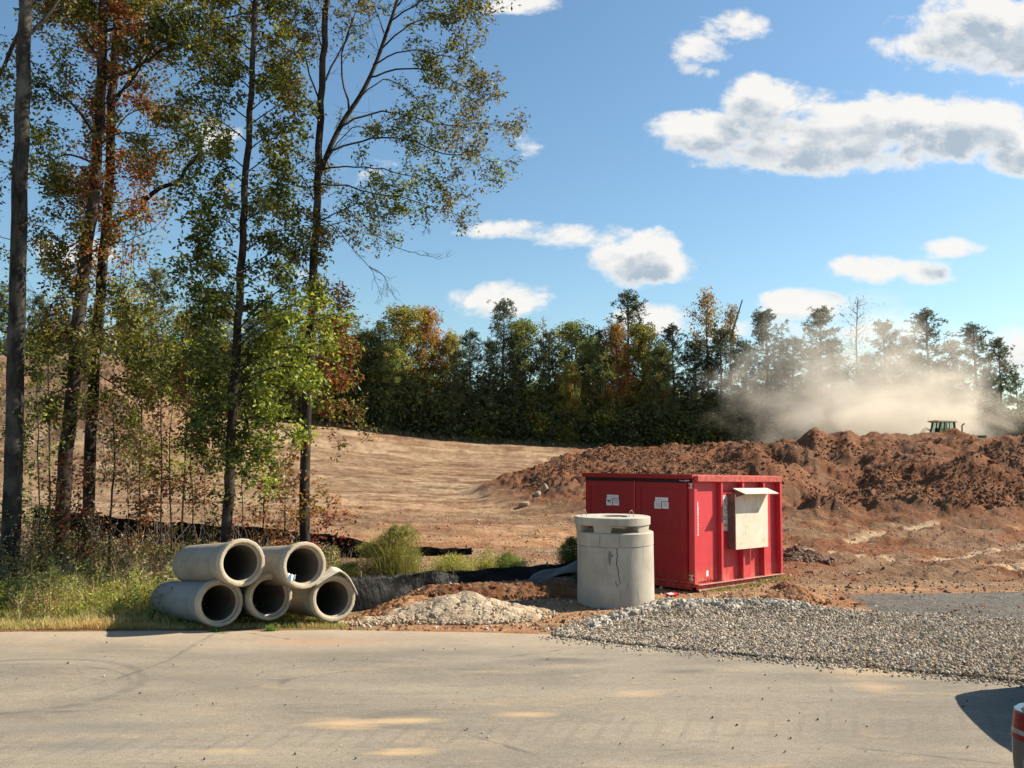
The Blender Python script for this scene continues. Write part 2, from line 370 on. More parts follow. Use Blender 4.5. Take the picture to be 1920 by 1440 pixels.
# colours (the soil's own)
tan = np.array((.255, .165, .096)); pale = np.array((.365, .262, .165)); orange = np.array((.35, .185, .09)); red = np.array((.17, .073, .036)); dk = np.array((.10, .052, .03)); brown = np.array((.185, .112, .066))
def mixc_(a, b, t): return a + (b - a) * np.asarray(t)[..., None]
n1 = fbm(XX * .12, YY * .35, 101, 4); n2 = fbm(XX * .5, YY * 1.6, 103, 4); n3 = fbm(XX * .9, YY * .9, 107, 4)
C = mixc_(tan, pale, sst(-.3, .5, n1)); C = mixc_(C, brown, sst(.0, .4, n2) * .85); nr_ = fbm(XX * .35 + YY * .1, YY * 2.6, 109, 5, .65); C = mixc_(C, dk * 1.5, sst(.06, .36, nr_) * .85 * sst(22, 30, YY)); ln_ = (YY * 1.0 + .22 * XX + 2.5 * fbm(XX * .04, YY * .08, 16, 2)); trk = np.exp(-((((ln_ / 5.3) % 1.0) - .5) / .035) ** 2) + np.exp(-((((ln_ / 5.3) % 1.0) - .86) / .03) ** 2); C = mixc_(C, dk * 1.6, trk * sst(26, 32, YY) * sst(-.15, .3, fbm(XX * .09, YY * .5, 17, 3)) * .7); C = mixc_(C, pale, sst(-.2, -.5, nr_) * .5)
fl = sst(45, 25, YY) * sst(-14, -6, XX); C = mixc_(C, orange, fl * sst(-.3, .3, n1) * .75); C = mixc_(C, red * 1.2, fl * sst(.1, .45, n3) * .6)
edge_red = np.exp(-((YY - 98) / 3.5) ** 2) * sst(-.1, -.2, UU); C = mixc_(C, orange, edge_red * .5)
rt = sst(3.5, 7, XX) * sst(17.5, 20, YY); C = mixc_(C, mixc_(brown * 1.05, red * 1.05, sst(-.25, .3, n3)), rt * sst(-1.1, -.1, n2 + .3 * n1) * sst(18.6, 20.5, YY)); C = mixc_(C, orange * 1.1, rt * sst(22, 18.5, YY) * sst(-.4, .2, n1) * .6)
# pale packed wheel tracks on the right
for (a, b, wd) in ((G(1740, 1058), G(1990, 1012), .16), (G(1870, 1072), G(2000, 1045), .22), (G(1590, 1020), G(1760, 1002), .1), (G(1500, 1028), G(1700, 1052), .12)):
    ab = np.array((b.x - a.x, b.y - a.y)); ln = np.hypot(*ab); tx = ((XX - a.x) * ab[0] + (YY - a.y) * ab[1]) / ln ** 2
    dd = np.abs((XX - a.x) * ab[1] - (YY - a.y) * ab[0]) / ln + .12 * fbm(XX * 1.3, YY * 1.3, 111, 3)
    k = sst(wd + .14, wd, dd) * sst(-.02, .05, tx) * sst(1.05, .9, tx)
    C = mixc_(C, pale * 1.1, k * .9); ZZ = ZZ - .05 * k
mk = sst(.08, .5, mh)
top_pale = sst(.1, .4, fbm(XX * .12 + 3, YY * .2, 44, 2))
Cm = mixc_(mixc_(red, dk * 1.3, sst(-.2, .5, n3)), brown * 1.25, top_pale * .7 * sst(.55, .1, UU)); Cm = mixc_(Cm, tan, sst(.25, .6, n2) * .25 + .3 * sst(.26, .1, UU) * top_pale)
Cm = mixc_(Cm, dk * .9, sst(.1, -.02, UU) * sst(36, 44, YY) * .0)
C = mixc_(C, Cm, mk)
bk = sst(-.30, -.40, UU) * sst(42, 50, YY) * sst(76, 64, YY); C = mixc_(C, mixc_(brown * .9, np.array((.22, .135, .085)), sst(-.3, .3, n3)), bk * .9)
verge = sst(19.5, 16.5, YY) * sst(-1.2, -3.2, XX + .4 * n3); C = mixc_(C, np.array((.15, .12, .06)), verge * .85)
under_trees = sst(29, 23, YY) * sst(-2.5, -5, XX); C = mixc_(C, np.array((.12, .085, .05)), under_trees * .75)  # darker brown ground under the left hand trees
lip = np.exp(-((YY - 13.95) / .22) ** 2) * sst(-2, -4, XX); C = mixc_(C, red * 1.3, lip * .7)
# dark asphalt patch
pk = sst(.0, .25, XX - 6.3 - .5 * n1 + (YY - 16.6) * -.1) * sst(17.75, 17.5, YY + .18 * n3 - .11 * (XX - 6.5)) * sst(14.2, 14.6, YY)
C = mixc_(C, np.array((.13, .12, .105)), pk); ZZ = ZZ * (1 - pk) + (.02 + .008 * n3) * pk
C = C * (1 + .10 * n3[..., None]) * (1 + .28 * fbm(XX * 2.2, YY * 3.4, 113, 5, .7)[..., None] * sst(14, 17, YY)[..., None])
nr, nc = UU.shape; idx = np.arange(nr * nc).reshape(nr, nc)
Q = np.stack([idx[:-1, :-1], idx[:-1, 1:], idx[1:, 1:], idx[1:, :-1]], -1).reshape(-1, 4)
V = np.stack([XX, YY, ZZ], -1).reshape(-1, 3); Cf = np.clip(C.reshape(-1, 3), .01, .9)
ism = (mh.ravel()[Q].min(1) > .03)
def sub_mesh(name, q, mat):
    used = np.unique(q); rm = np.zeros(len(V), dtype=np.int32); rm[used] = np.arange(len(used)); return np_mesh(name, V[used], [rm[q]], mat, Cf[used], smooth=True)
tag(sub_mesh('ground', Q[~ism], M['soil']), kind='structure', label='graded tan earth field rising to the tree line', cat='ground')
tag(sub_mesh('dirt_hill', Q[ism], M['clay']), kind='structure', label='long red clay spoil mound behind the red container', cat='dirt mound')
far = MB(); far.box(-3000, 3000, -3000, 3000, -1.9, -1.8); tag(far.build('terrain', simple('far_soil', (.3, .22, .14), .95)), kind='structure', cat='ground', label='flat brown land reaching the horizon')

# ------------------------------------------------------------------ road
def road_mat():
    m, nt, b, out = mat_new('dusty_asphalt'); t = NT(nt); c = t.coord()
    st = t.coord('Object', (.35, 1.6, 1))
    base = t.mix(t.rng(t.noise(st, .9, 5, .6), .35, .65), (.235, .205, .16), (.345, .295, .225))
    base = t.mix(t.rng(t.noise(st, 2.3, 6, .65, .3), .56, .72, 0, .75), base, (.42, .32, .21))
    base = t.mix(t.rng(t.noise(t.coord('Object', (.25, 2.2, 1)), 3.1, 5, .6), .58, .78, 0, .55), base, (.13, .12, .105))
    y = t.n('ShaderNodeSeparateXYZ', {0: t.coord()}).outputs[1]; x = t.n('ShaderNodeSeparateXYZ', {0: t.coord()}).outputs[0]
    edge = t.math('ADD', y, t.math('MULTIPLY', t.noise(c, 1.2, 4), 1.6)); base = t.mix(t.rng(edge, 13.2, 14.6, 0, .8), base, (.47, .37, .26))
    agg = t.noise(c, 70, 3, .75); base = t.mix(t.rng(agg, .38, .62, 0, .8), base, t.mix(1, base, (.55, .54, .53), 'MULTIPLY')); ag2 = t.noise(t.coord('Object', (.7, 1.6, 1)), 14, 5, .7); base = t.mix(t.rng(ag2, .42, .62, 0, .45), base, t.mix(1, base, (.68, .67, .66), 'MULTIPLY'))
    sp = t.n('ShaderNodeTexVoronoi', {'Vector': c, 'Scale': 60.0}).outputs['Distance']; base = t.mix(t.rng(sp, .06, .12, .6, 0), base, (.45, .42, .36))
    def ell(px, py, ra, rb, col, amt, rot=0.0):
        nonlocal base
        g = GR(px, py); mp = t.n('ShaderNodeMapping', {'Vector': t.n('ShaderNodeTexCoord').outputs['Object'], 'Location': (g.x, g.y, 0), 'Rotation': (0, 0, rot), 'Scale': (ra, rb, 1)}, vector_type='TEXTURE')
        ln = t.n('ShaderNodeVectorMath', {0: mp.outputs[0]}, operation='LENGTH').outputs['Value']
        ln = t.math('ADD', ln, t.math('MULTIPLY', t.noise(t.coord('Object', (.5, 3.4, 1)), 2.6, 7, .75), 2.6))
        base = t.mix(t.rng(ln, 1.4, 2.5, amt, 0), base, col)
    sand = (.52, .36, .2); dark = (.10, .09, .08)
    ell(650, 1358, .55, .16, sand, .8); ell(770, 1352, .4, .12, sand, .7); ell(760, 1411, .35, .1, sand, .85); ell(420, 1411, .45, .07, sand, .6)
    ell(1190, 1302, .35, .12, sand, .5); ell(990, 1341, .4, .1, sand, .7); ell(1640, 1258, .9, .35, sand, .55); ell(1640, 1290, .35, .2, sand, .5); ell(600, 1205, 1.0, .3, (.42, .22, .12), .5)
    ell(1040, 1240, .8, .18, dark, .85); ell(1300, 1260, .45, .1, dark, .7); ell(740, 1340, .7, .12, dark, .6); ell(1400, 1215, 1.0, .12, dark, .6); ell(190, 1400, .7, .2, (.14, .14, .13), .7)
    ell(150, 1365, 1.3, .2, (.14, .14, .13), .5); ell(640, 1330, 1.5, .12, dark, .35); ell(520, 1275, 2.0, .2, dark, .3)
    # turning tyre marks: arcs
    def arc(px, py, ra, rb, wd, amt):
        nonlocal base
        g = GR(px, py); mp = t.n('ShaderNodeMapping', {'Vector': t.n('ShaderNodeTexCoord').outputs['Object'], 'Location': (g.x, g.y, 0), 'Scale': (ra, rb, 1)}, vector_type='TEXTURE')
        ln = t.n('ShaderNodeVectorMath', {0: mp.outputs[0]}, operation='LENGTH').outputs['Value']
        d = t.math('ABSOLUTE', t.math('SUBTRACT', ln, 1.0)); brk = t.rng(t.noise(t.coord('Object', (1, 4, 1)), 2.0, 4), .3, .6)
        base = t.mix(t.math('MULTIPLY', t.rng(d, wd * .4, wd, amt, 0), brk), base, (.085, .08, .075))
    arc(20, 1285, 1.62, .98, .06, .5); arc(0, 1290, 1.60, .84, .03, .4)
    cv = t.n('ShaderNodeTexVoronoi', {'Vector': t.n('ShaderNodeMapping', {'Vector': c, 'Scale': (.22, .4, 1)}).outputs[0], 'Scale': 1.0}, feature='DISTANCE_TO_EDGE'); cvd = t.math('ADD', cv.outputs['Distance'], t.math('MULTIPLY', t.noise(c, 3, 5, .7), .05))
    base = t.mix(t.math('MULTIPLY', t.rng(cvd, .026, .031, .55, 0), t.rng(t.noise(c, .5, 3), .5, .56)), base, (.09, .08, .07))
    # faint tread chevrons crossing the lot
    wv = t.n('ShaderNodeTexWave', {'Vector': t.n('ShaderNodeMapping', {'Vector': t.n('ShaderNodeTexCoord').outputs['Object'], 'Rotation': (0, 0, R(22)), 'Scale': (1, 1, 1)}).outputs[0], 'Scale': 1.1, 'Distortion': 1.5, 'Detail': 3}).outputs[1]
    band = t.rng(t.math('ABSOLUTE', t.math('SUBTRACT', t.math('ADD', y, t.math('MULTIPLY', x, -.06)), 9.6)), .12, .4, .2, 0)
    base = t.mix(t.math('MULTIPLY', t.rng(wv, .8, .95), band), base, (.11, .1, .09))
    t.link(base, b.inputs['Base Color']); b.inputs['Roughness'].default_value = .85; b.inputs['Specular IOR Level'].default_value = .25
    t.link(t.bump(t.math('ADD', agg, t.math('MULTIPLY', sp, .5)), .5, .006), b.inputs['Normal']); return m
edge = [(-1200, 1181), (0, 1181), (300, 1179), (600, 1177), (760, 1179), (900, 1182), (1040, 1187), (1150, 1200), (1300, 1213), (1500, 1231), (1700, 1250), (1920, 1272), (2400, 1320), (3200, 1420)]
gx = []; gy = []
for a, b_ in edge: g = GR(a, b_); gx.append(g.x); gy.append(g.y)
order = np.argsort(gx); gx = np.array(gx)[order]; gy = np.array(gy)[order]
def road_edge(x): return np.interp(x, gx, gy)
xs = np.linspace(-40, 40, 700); ye = road_edge(xs) + .05 * fbm(xs * 2.3, xs * 0, 201, 4) + .03
rows = 60; T = np.linspace(0, 1, rows) ** .8
RX = np.repeat(xs[None], rows, 0); RY = -14 + (ye[None] + 14) * T[:, None]
RZ = .012 + .012 * fbm(RX * .3, RY * .3, 205, 3) * (1 - T[:, None] ** 8) + 0 * RX
RZ = RZ + lot(RY); RZ[-1] -= .03
idx = np.arange(rows * 700).reshape(rows, 700); q = np.stack([idx[:-1, :-1], idx[:-1, 1:], idx[1:, 1:], idx[1:, :-1]], -1).reshape(-1, 4)
tag(np_mesh('road', np.stack([RX, RY, RZ], -1), [q], road_mat(), smooth=True), kind='structure', cat='road', label='dusty grey asphalt across the foreground')

# ------------------------------------------------------------------ stones
ICO = bmesh.new(); bmesh.ops.create_icosphere(ICO, subdivisions=1, radius=1.0)
ICV = np.array([v.co[:] for v in ICO.verts]); ICF = np.array([[v.index for v in f.verts] for f in ICO.faces])
def stones(name, pos, size, col, mat, parent=None, flat=.65, chunky=.35):
    n = len(pos); k = len(ICV); rs = RNG
    jit = 1 + chunky * (rs.random((n, k, 1)) - .5) * 1.6; v = ICV[None] * jit
    sc = np.stack([1 + .5 * (rs.random(n) - .5), .75 + .4 * rs.random(n), flat * (.7 + .6 * rs.random(n))], -1)
    v = v * sc[:, None]
    q = rs.normal(size=(n, 4)); q[:, 0] += 1.0; q /= np.linalg.norm(q, axis=1)[:, None]
    w_, x, y, z = q.T
    Rm = np.stack([1-2*(y*y+z*z), 2*(x*y-z*w_), 2*(x*z+y*w_), 2*(x*y+z*w_), 1-2*(x*x+z*z), 2*(y*z-x*w_), 2*(x*z-y*w_), 2*(y*z+x*w_), 1-2*(x*x+y*y)], -1).reshape(n, 3, 3)
    v = np.einsum('nij,nkj->nki', Rm, v) * np.asarray(size)[:, None, None] + np.asarray(pos)[:, None]
    f = ICF[None] + (np.arange(n) * k)[:, None, None]; c = np.repeat(np.asarray(col), k, 0)
    return np_mesh(name, v.reshape(-1, 3), [f.reshape(-1, 3)], mat, c, parent)
def pick(cols, n):
    cols = np.array(cols); c = cols[RNG.integers(0, len(cols), n)]; return c * (.8 + .4 * RNG.random((n, 1)))
GU = [(1040, 1176, 1187), (1100, 1158, 1192), (1170, 1145, 1202), (1250, 1132, 1209), (1330, 1131, 1216), (1420, 1137, 1224), (1500, 1142, 1231), (1620, 1146, 1243), (1750, 1149, 1256), (1850, 1156, 1265), (1920, 1160, 1272), (2100, 1170, 1290), (2400, 1180, 1320)]
gu = np.array(GU, float)
def yof(v):
    s = -(np.asarray(v, float) - 860) / F; y = CAM_H / -s
    for _ in range(30): y = .5 * y + .5 * (lot(y) - CAM_H) / s
    return y
def in_gravel(n):
    u = RNG.uniform(1040, 2300, n * 3); a = np.interp(u, gu[:, 0], gu[:, 1]); b_ = np.interp(u, gu[:, 0], gu[:, 2])
    ya = CAM_H * F / (a - 860); yb = yof(b_)
    # uniform per ground area: weight by y and width
    y = yb + (ya - yb) * RNG.random(n * 3); wgt = (ya - yb) * y; keep = RNG.random(n * 3) < wgt / wgt.max(); y = y[keep]; u = u[keep]
    return (u - 960) / F * y * 1.0, y
gxp, gyp = in_gravel(40000); n = len(gxp)
def ghv(x, y): return ground_h(x, y)
hump = lambda x, y: .13 * np.exp(-((y - np.interp(x, [1.2, 2.8, 4.2, 6], [14.2, 15.6, 15.7, 15.2])) / .55) ** 2) * sst(1.2, 2.6, x) * sst(6.8, 4.8, x) + .02
size = (.008 + .020 * RNG.random(n) ** 1.3) * (1 + .5 * (RNG.random(n) > .92)); kk = (fbm(gxp * 1.1, gyp * 1.8, 48, 3) < .25) | (RNG.random(n) < .35); size = size * np.where(kk, 1, .55); gz = np.maximum(ghv(gxp, gyp), lot(gyp)) + hump(gxp, gyp) + RNG.random(n) * .03
greys = [(.37, .315, .245), (.45, .39, .30), (.27, .225, .175), (.54, .47, .37), (.17, .145, .115), (.41, .30, .20)]
tag(stones('gravel', np.stack([gxp, gyp, gz], -1), size, pick(greys, n), M['stone']), kind='stuff', cat='gravel', label='grey crushed stone spread beside the asphalt')
n_ = 2600; u_ = RNG.uniform(1010, 2200, n_); e_ = np.where(RNG.random(n_) < .6, np.interp(u_, gu[:, 0], gu[:, 2]) + np.abs(RNG.normal(size=n_)) * 5, np.interp(u_, gu[:, 0], gu[:, 1]) - np.abs(RNG.normal(size=n_)) * 5); y_ = yof(e_); x_ = (u_ - 960) / F * y_
tag(stones('gravel', np.stack([x_, y_, np.maximum(ghv(x_, y_), lot(y_) + .015)], -1), .008 + .02 * RNG.random(n_) ** 2, pick(greys, n_), M['stone']), kind='stuff', cat='gravel', label='stray grey stones strewn past the edge of the gravel')
# bed under the stones
bu = np.linspace(1035, 2350, 160); T = np.linspace(0, 1, 24)
BA = CAM_H * F / (np.interp(bu, gu[:, 0], gu[:, 1]) - 860); BB = yof(np.interp(bu, gu[:, 0], gu[:, 2]))
BY = BB[None] + (BA - BB)[None] * T[:, None] + 0.03; BX = ((bu - 960) / F)[None] * BY; BZ = np.maximum(ghv(BX, BY), lot(BY)) + hump(BX, BY) - .004; BZ[0] -= .03; BZ[-1] -= .05
idx = np.arange(24 * 160).reshape(24, 160); q = np.stack([idx[:-1, :-1], idx[:-1, 1:], idx[1:, 1:], idx[1:, :-1]], -1).reshape(-1, 4)
bc = np.full((24 * 160, 3), (.34, .27, .19)); tag(np_mesh('gravel_bed', np.stack([BX, BY, BZ], -1), [q], M['soil'], bc, smooth=True), kind='stuff', cat='gravel', label='fine grey stone dust under the crushed stone')
# larger stones along the top of the berm
n = 900; x = RNG.uniform(1.3, 5.2, n); yb = np.interp(x, [1.2, 2.8, 4.2, 6], [14.2, 15.6, 15.75, 15.3]); y = yb + RNG.normal(size=n) * .16
z = ghv(x, y) + hump(x, y) + RNG.random(n) * .05
tag(stones('rubble', np.stack([x, y, z], -1), RNG.uniform(.035, .075, n), pick([(.42, .37, .30), (.28, .25, .2), (.52, .46, .38)], n), M['stone']), kind='stuff', cat='gravel', label='larger grey stones along the back lip of the gravel')
# sandy pile
def heap(name, cx, cy, rx, ry, h, col, cols2, seed, lab, cat, cl=.03, mat='soil', nst=700, ssz=(.012, .04), skew=0, kind=None):
    a = np.linspace(-1, 1, 150); X, Y = np.meshgrid(a, a); r = np.sqrt(X * X + Y * Y)
    wx = cx + X * rx; wy = cy + Y * ry; rr = r + .18 * fbm(wx * 1.1, wy * 1.6, seed, 3); hh = h * np.clip(1 - rr, 0, 1) ** 1.2
    k = sst(.0, .05, hh); hh = hh + k * (cl * lumps(wx * 7, wy * 7, seed + 3) + cl * 1.3 * fbm(wx * 4, wy * 4, seed + 4, 4)) + .015 * k
    z = ghv(wx, wy) * (1 - .0) + hh - .03 * (1 - k)
    c = mixc_(np.array(col), np.array(cols2), sst(-.3, .4, fbm(wx * 3, wy * 3, seed + 8, 4)))
    idx = np.arange(22500).reshape(150, 150); q = np.stack([idx[:-1, :-1], idx[:-1, 1:], idx[1:, 1:], idx[1:, :-1]], -1).reshape(-1, 4)
    q = q[(hh.ravel()[q].max(1) > .004)]; used = np.unique(q); rm = np.zeros(22500, dtype=np.int32); rm[used] = np.arange(len(used))
    o = np_mesh(name, np.stack([wx, wy, z], -1).reshape(-1, 3)[used], [rm[q]], M[mat], c.reshape(-1, 3)[used], smooth=True)
    tag(o, lab, cat, kind=kind)
    th = RNG.uniform(0, 2 * math.pi, nst); rad = np.sqrt(RNG.random(nst)) * .98; X = np.cos(th) * rad; Y = np.sin(th) * rad; wx = cx + X * rx; wy = cy + Y * ry
    rr = rad + .18 * fbm(wx * 1.1, wy * 1.6, seed, 3); hh = h * np.clip(1 - rr, 0, 1) ** 1.2 + .02
    s = RNG.uniform(*ssz, nst); st = stones('clods', np.stack([wx, wy, ghv(wx, wy) + hh], -1), s, pick([col, cols2], nst), M['stone'], o); tag(st, kind='stuff')
    return o
sc_, sb_ = (.47, .375, .265), (.37, .27, .18)
g = G(870, 1166); heap('sand_pile', g.x, g.y + .55, 1.65, .85, .40, sc_, sb_, 301, 'pale sandy heap of crumbled spoil at the edge of the asphalt', 'sand pile', .035, nst=1500)
g = G(700, 1165); heap('sand_pile', g.x, g.y + .1, 1.25, .35, .09, sc_, sb_, 305, 'low spill of pale rubble beside the right hand pipe', 'sand pile', .03, nst=700)
g = G(960, 1118); heap('dirt_pile', g.x, g.y + .3, 2.3, .75, .20, (.15, .065, .03), (.23, .12, .065), 311, 'dark red clods piled against the sagging black fabric', 'dirt pile', .06, 'clay', 1100, (.015, .05))
g = G(735, 1140); heap('dirt_pile', g.x, g.y + .35, 1.1, .7, .16, (.26, .12, .055), (.34, .18, .09), 315, 'crumbly orange brown dirt between the pipe and the sand heap', 'dirt pile', .05, 'clay', 600, (.012, .04))
g = G(1500, 1134); heap('dirt_pile', g.x, g.y + .35, .75, .55, .30, (.26, .125, .06), (.33, .18, .1), 321, 'peaked orange red clod heap behind the gravel', 'dirt pile', .04, 'clay', 400, (.012, .04))
g = G(1400, 1128); heap('dirt_pile', g.x, g.y + .25, .55, .35, .13, (.3, .15, .08), (.4, .24, .14), 325, 'small low clod heap left of the peaked one', 'dirt pile', .035, 'clay', 240, (.012, .035))
g = G(1475, 1105); heap('dirt_pile', g.x, g.y + .1, .3, .2, .12, (.16, .07, .035), (.24, .12, .07), 327, 'tiny dark clump of clay near the container corner', 'dirt pile', .03, 'clay', 90, (.012, .035))
g = G(1500, 1052); heap('rock_pile', g.x, g.y + .3, 1.0, .8, .28, (.12, .075, .05), (.20, .14, .10), 329, 'dark stones and clods heaped just right of the container', 'rock pile', .08, 'clay', 420, (.03, .09))
# three pale boulders on the mound toe
for (u, v, Y, s, lab) in ((985, 932, 36.5, .33, 'flat pale boulder, lowest of three at the mound toe'), (1006, 924, 37.5, .27, 'round tan boulder in the middle of the three at the mound toe'), (1020, 915, 38.5, .3, 'upright pale boulder, highest of three at the mound toe')):
    x = (u - 960) / F * Y; o = stones('boulder', np.array([[0, 0, 0.]]), np.array([s]), np.array([(.33, .245, .17)]), M['stone'], flat=.7, chunky=.75); o.location = (x, Y, gh(x, Y) + s * .15); tag(o, lab, 'boulder', 'boulders at the mound toe')
    sb = o.modifiers.new('s', 'SUBSURF'); sb.levels = 1; sb.render_levels = 1
# loose clods and litter on ground and road
n = 9000; u = RNG.uniform(640, 2000, n); v = 985 + 190 * RNG.random(n) ** 1.1; y = CAM_H * F / (v - 860); x = (u - 960) / F * y
tag(stones('rubble', np.stack([x, y, ghv(x, y) + .01], -1), (.008 + .035 * RNG.random(n) ** 2) * (1 + (RNG.random(n) > .985)), pick([(.24, .12, .07), (.4, .26, .16), (.18, .09, .05), (.5, .42, .33)], n), M['stone']), kind='stuff', cat='clods', label='loose red clods scattered over the muddy ground')
n = 34000; y = RNG.uniform(30, 47, n); u = RNG.uniform(.0, .66, n); x = u * y; k = (mound_h(x, y) > .5) & (fbm(x * .35, y * .35, 47, 3) > -.35 + .6 * RNG.random(n)); x = x[k]; y = y[k]; n = len(x)
tag(stones('rubble', np.stack([x, y, ghv(x, y) + .02], -1), (.018 + .07 * RNG.random(n) ** 3) * (1 + (RNG.random(n) > .98)), pick([(.2, .09, .045), (.25, .13, .07), (.15, .075, .045)], n), M['stone']), kind='stuff', cat='clods', label='red clay clods strewn over the face of the mound')
n = 380; v = 1185 + 250 * RNG.random(n) ** 1.2; u = RNG.uniform(-50, 1900, n); y = yof(v); x = (u - 960) / F * y
k = y < road_edge(x) - .05; x = x[k]; y = y[k]; n = len(x)
tag(stones('gravel', np.stack([x, y, lot(y) + .022], -1), (.003 + .012 * RNG.random(n) ** 3), pick([(.06, .055, .05), (.1, .08, .06), (.45, .4, .33)], n), M['stone']), kind='stuff', cat='gravel', label='dark crumbs and pebbles scattered on the asphalt')
# ------------------------------------------------------------------ container
def red_mat(name, base, grime=.35):
    m, nt, b, out = mat_new(name); t = NT(nt); c = t.coord()
    n = t.noise(t.coord('Object', (1, 1, .35)), 3.0, 6, .65)
    col = t.mix(t.rng(n, .35, .7), base, [x * .82 for x in base])
    z = t.n('ShaderNodeSeparateXYZ', {0: c}).outputs[2]
    dirt = t.math('MULTIPLY', t.rng(z, .55, .1), t.rng(t.noise(t.coord('Object', (2, 2, .5)), 5, 5, .7), .42, .62))
    col = t.mix(t.math('MULTIPLY', dirt, grime), col, (.5, .33, .2))
    sc = t.rng(t.noise(t.coord('Object', (1, 1, .12)), 22, 4, .7), .66, .72); col = t.mix(t.math('MULTIPLY', sc, .35), col, (.62, .3, .26))
    rs = t.rng(t.noise(c, 9, 7, .75), .68, .73); col = t.mix(t.math('MULTIPLY', rs, .7), col, (.12, .045, .02))
    t.link(col, b.inputs['Base Color']); b.inputs['Roughness'].default_value = .5; b.inputs['Specular IOR Level'].default_value = .4
    t.link(t.bump(t.noise(c, 2.2, 3), .25, .05), b.inputs['Normal']); return m
M['red'] = red_mat('red_paint_lit', (.58, .045, .058), .6); M['red_shaded'] = red_mat('red_paint_shaded', (.30, .002, .007), .15)  # one red paint, sun and shade put into separate side and door tones
M['rail'] = simple('rusty_red_rail', (.42, .07, .055), .6, 0, .45, 9, .3); M['pale_edge'] = simple('dusty_steel', (.52, .40, .33), .7, 0, .3, 14, .2)
M['black'] = simple('black_gap', (.012, .01, .01), .8); M['steel'] = simple('galvanised_steel', (.55, .5, .47), .45, .6, .2); M['sticker'] = simple('sticker_white', (.72, .68, .68), .55, 0, .06)
M['ink'] = simple('sticker_ink', (.04, .04, .045), .7); M['redink'] = simple('red_stencil', (.20, .015, .012), .8)
def text_obj(name, body, size, mat, parent, mtx, ext=.0008, spacing=1.0):
    cu_ = bpy.data.curves.new('t', 'FONT'); cu_.body = body; cu_.size = size; cu_.extrude = ext; cu_.align_x = 'CENTER'; cu_.align_y = 'CENTER'; cu_.space_character = spacing
    to = bpy.data.objects.new('t', cu_); COL.objects.link(to); dg = bpy.context.evaluated_depsgraph_get(); dg.update()
    me = bpy.data.meshes.new_from_object(to.evaluated_get(dg)); bpy.data.objects.remove(to)
    me.materials.clear(); me.materials.append(mat)
    o = bpy.data.objects.new(name, me); COL.objects.link(o); o.parent = parent; o.matrix_local = mtx; return o
CA = R(43.0)
ct = empty('storage_container', (3.77, 18.0, .0), CA, 'bright red steel site container with a boarded window and white stickers', 'container')
ct.rotation_mode = 'XYZ'; ct.rotation_euler = (0, R(1.15), CA)
LX, WY, HT = 3.40, 3.05, 2.43
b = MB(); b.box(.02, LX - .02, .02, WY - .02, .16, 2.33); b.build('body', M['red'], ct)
b = MB(); b.box(-.05, LX + .03, .03, WY + .03, 2.40, 2.425); b.build('roof', M['rail'], ct)
b = MB(); b.prism([(-.075, 2.325), (-.055, 2.31), (.0, 2.31), (.0, 2.395), (-.075, 2.395)], 0, 1); b.v = []; b.f = {}; b.n = 0
b.box(-.0, LX + .0, -.10, .06, 2.30, 2.395); b.box(.0, LX, -.12, -.10, 2.28, 2.41); b.build('top_rail', M['rail'], ct, bevel=.006)
b = MB(); b.box(-.06, .02, -.02, WY + .02, 2.33, 2.40); b.box(-.085, -.06, -.03, WY + .03, 2.345, 2.43); b.build('door_header', M['red_shaded'], ct, bevel=.005)
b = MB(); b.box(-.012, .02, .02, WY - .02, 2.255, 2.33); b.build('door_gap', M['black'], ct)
b = MB(); b.box(0, LX + .02, -.06, .02, .10, .16); b.box(0, LX + .02, -.13, -.06, .148, .16); b.box(0, LX + .02, -.13, -.06, .045, .058); b.box(0, LX + .02, -.075, -.055, .058, .148); b.build('side_sill', M['rail'], ct, bevel=.003)
b = MB(); b.box(.0, LX + .02, -.135, -.13, .043, .062); b.box(.0, LX + .02, -.135, -.13, .15, .164); b.build('sill_edge', M['pale_edge'], ct)
b = MB(); b.box(-.03, .05, .02, WY, .04, .155); b.box(LX - .03, LX + .02, .02, WY, .04, .155); b.box(.05, LX - .03, WY - .1, WY, .04, .155); b.build('base_frame', M['red_shaded'], ct, bevel=.004)
for x in (.4, 2.8):
    b = MB(); b.box(x, x + .2, -.02, 2.9, -.06, .04); b.build('skid', M['black'], ct)
# ribs on the long side: hat sections
for x in (.885, 1.73, 2.60):
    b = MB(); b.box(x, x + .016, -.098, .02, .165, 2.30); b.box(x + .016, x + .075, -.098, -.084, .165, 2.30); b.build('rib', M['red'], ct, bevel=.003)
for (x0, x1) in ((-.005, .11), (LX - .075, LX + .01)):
    b = MB(); b.box(x0, x1, -.105 if x0 > 1 else -.03, .022, .16, 2.30); b.build('corner_post', M['red'], ct, bevel=.006)
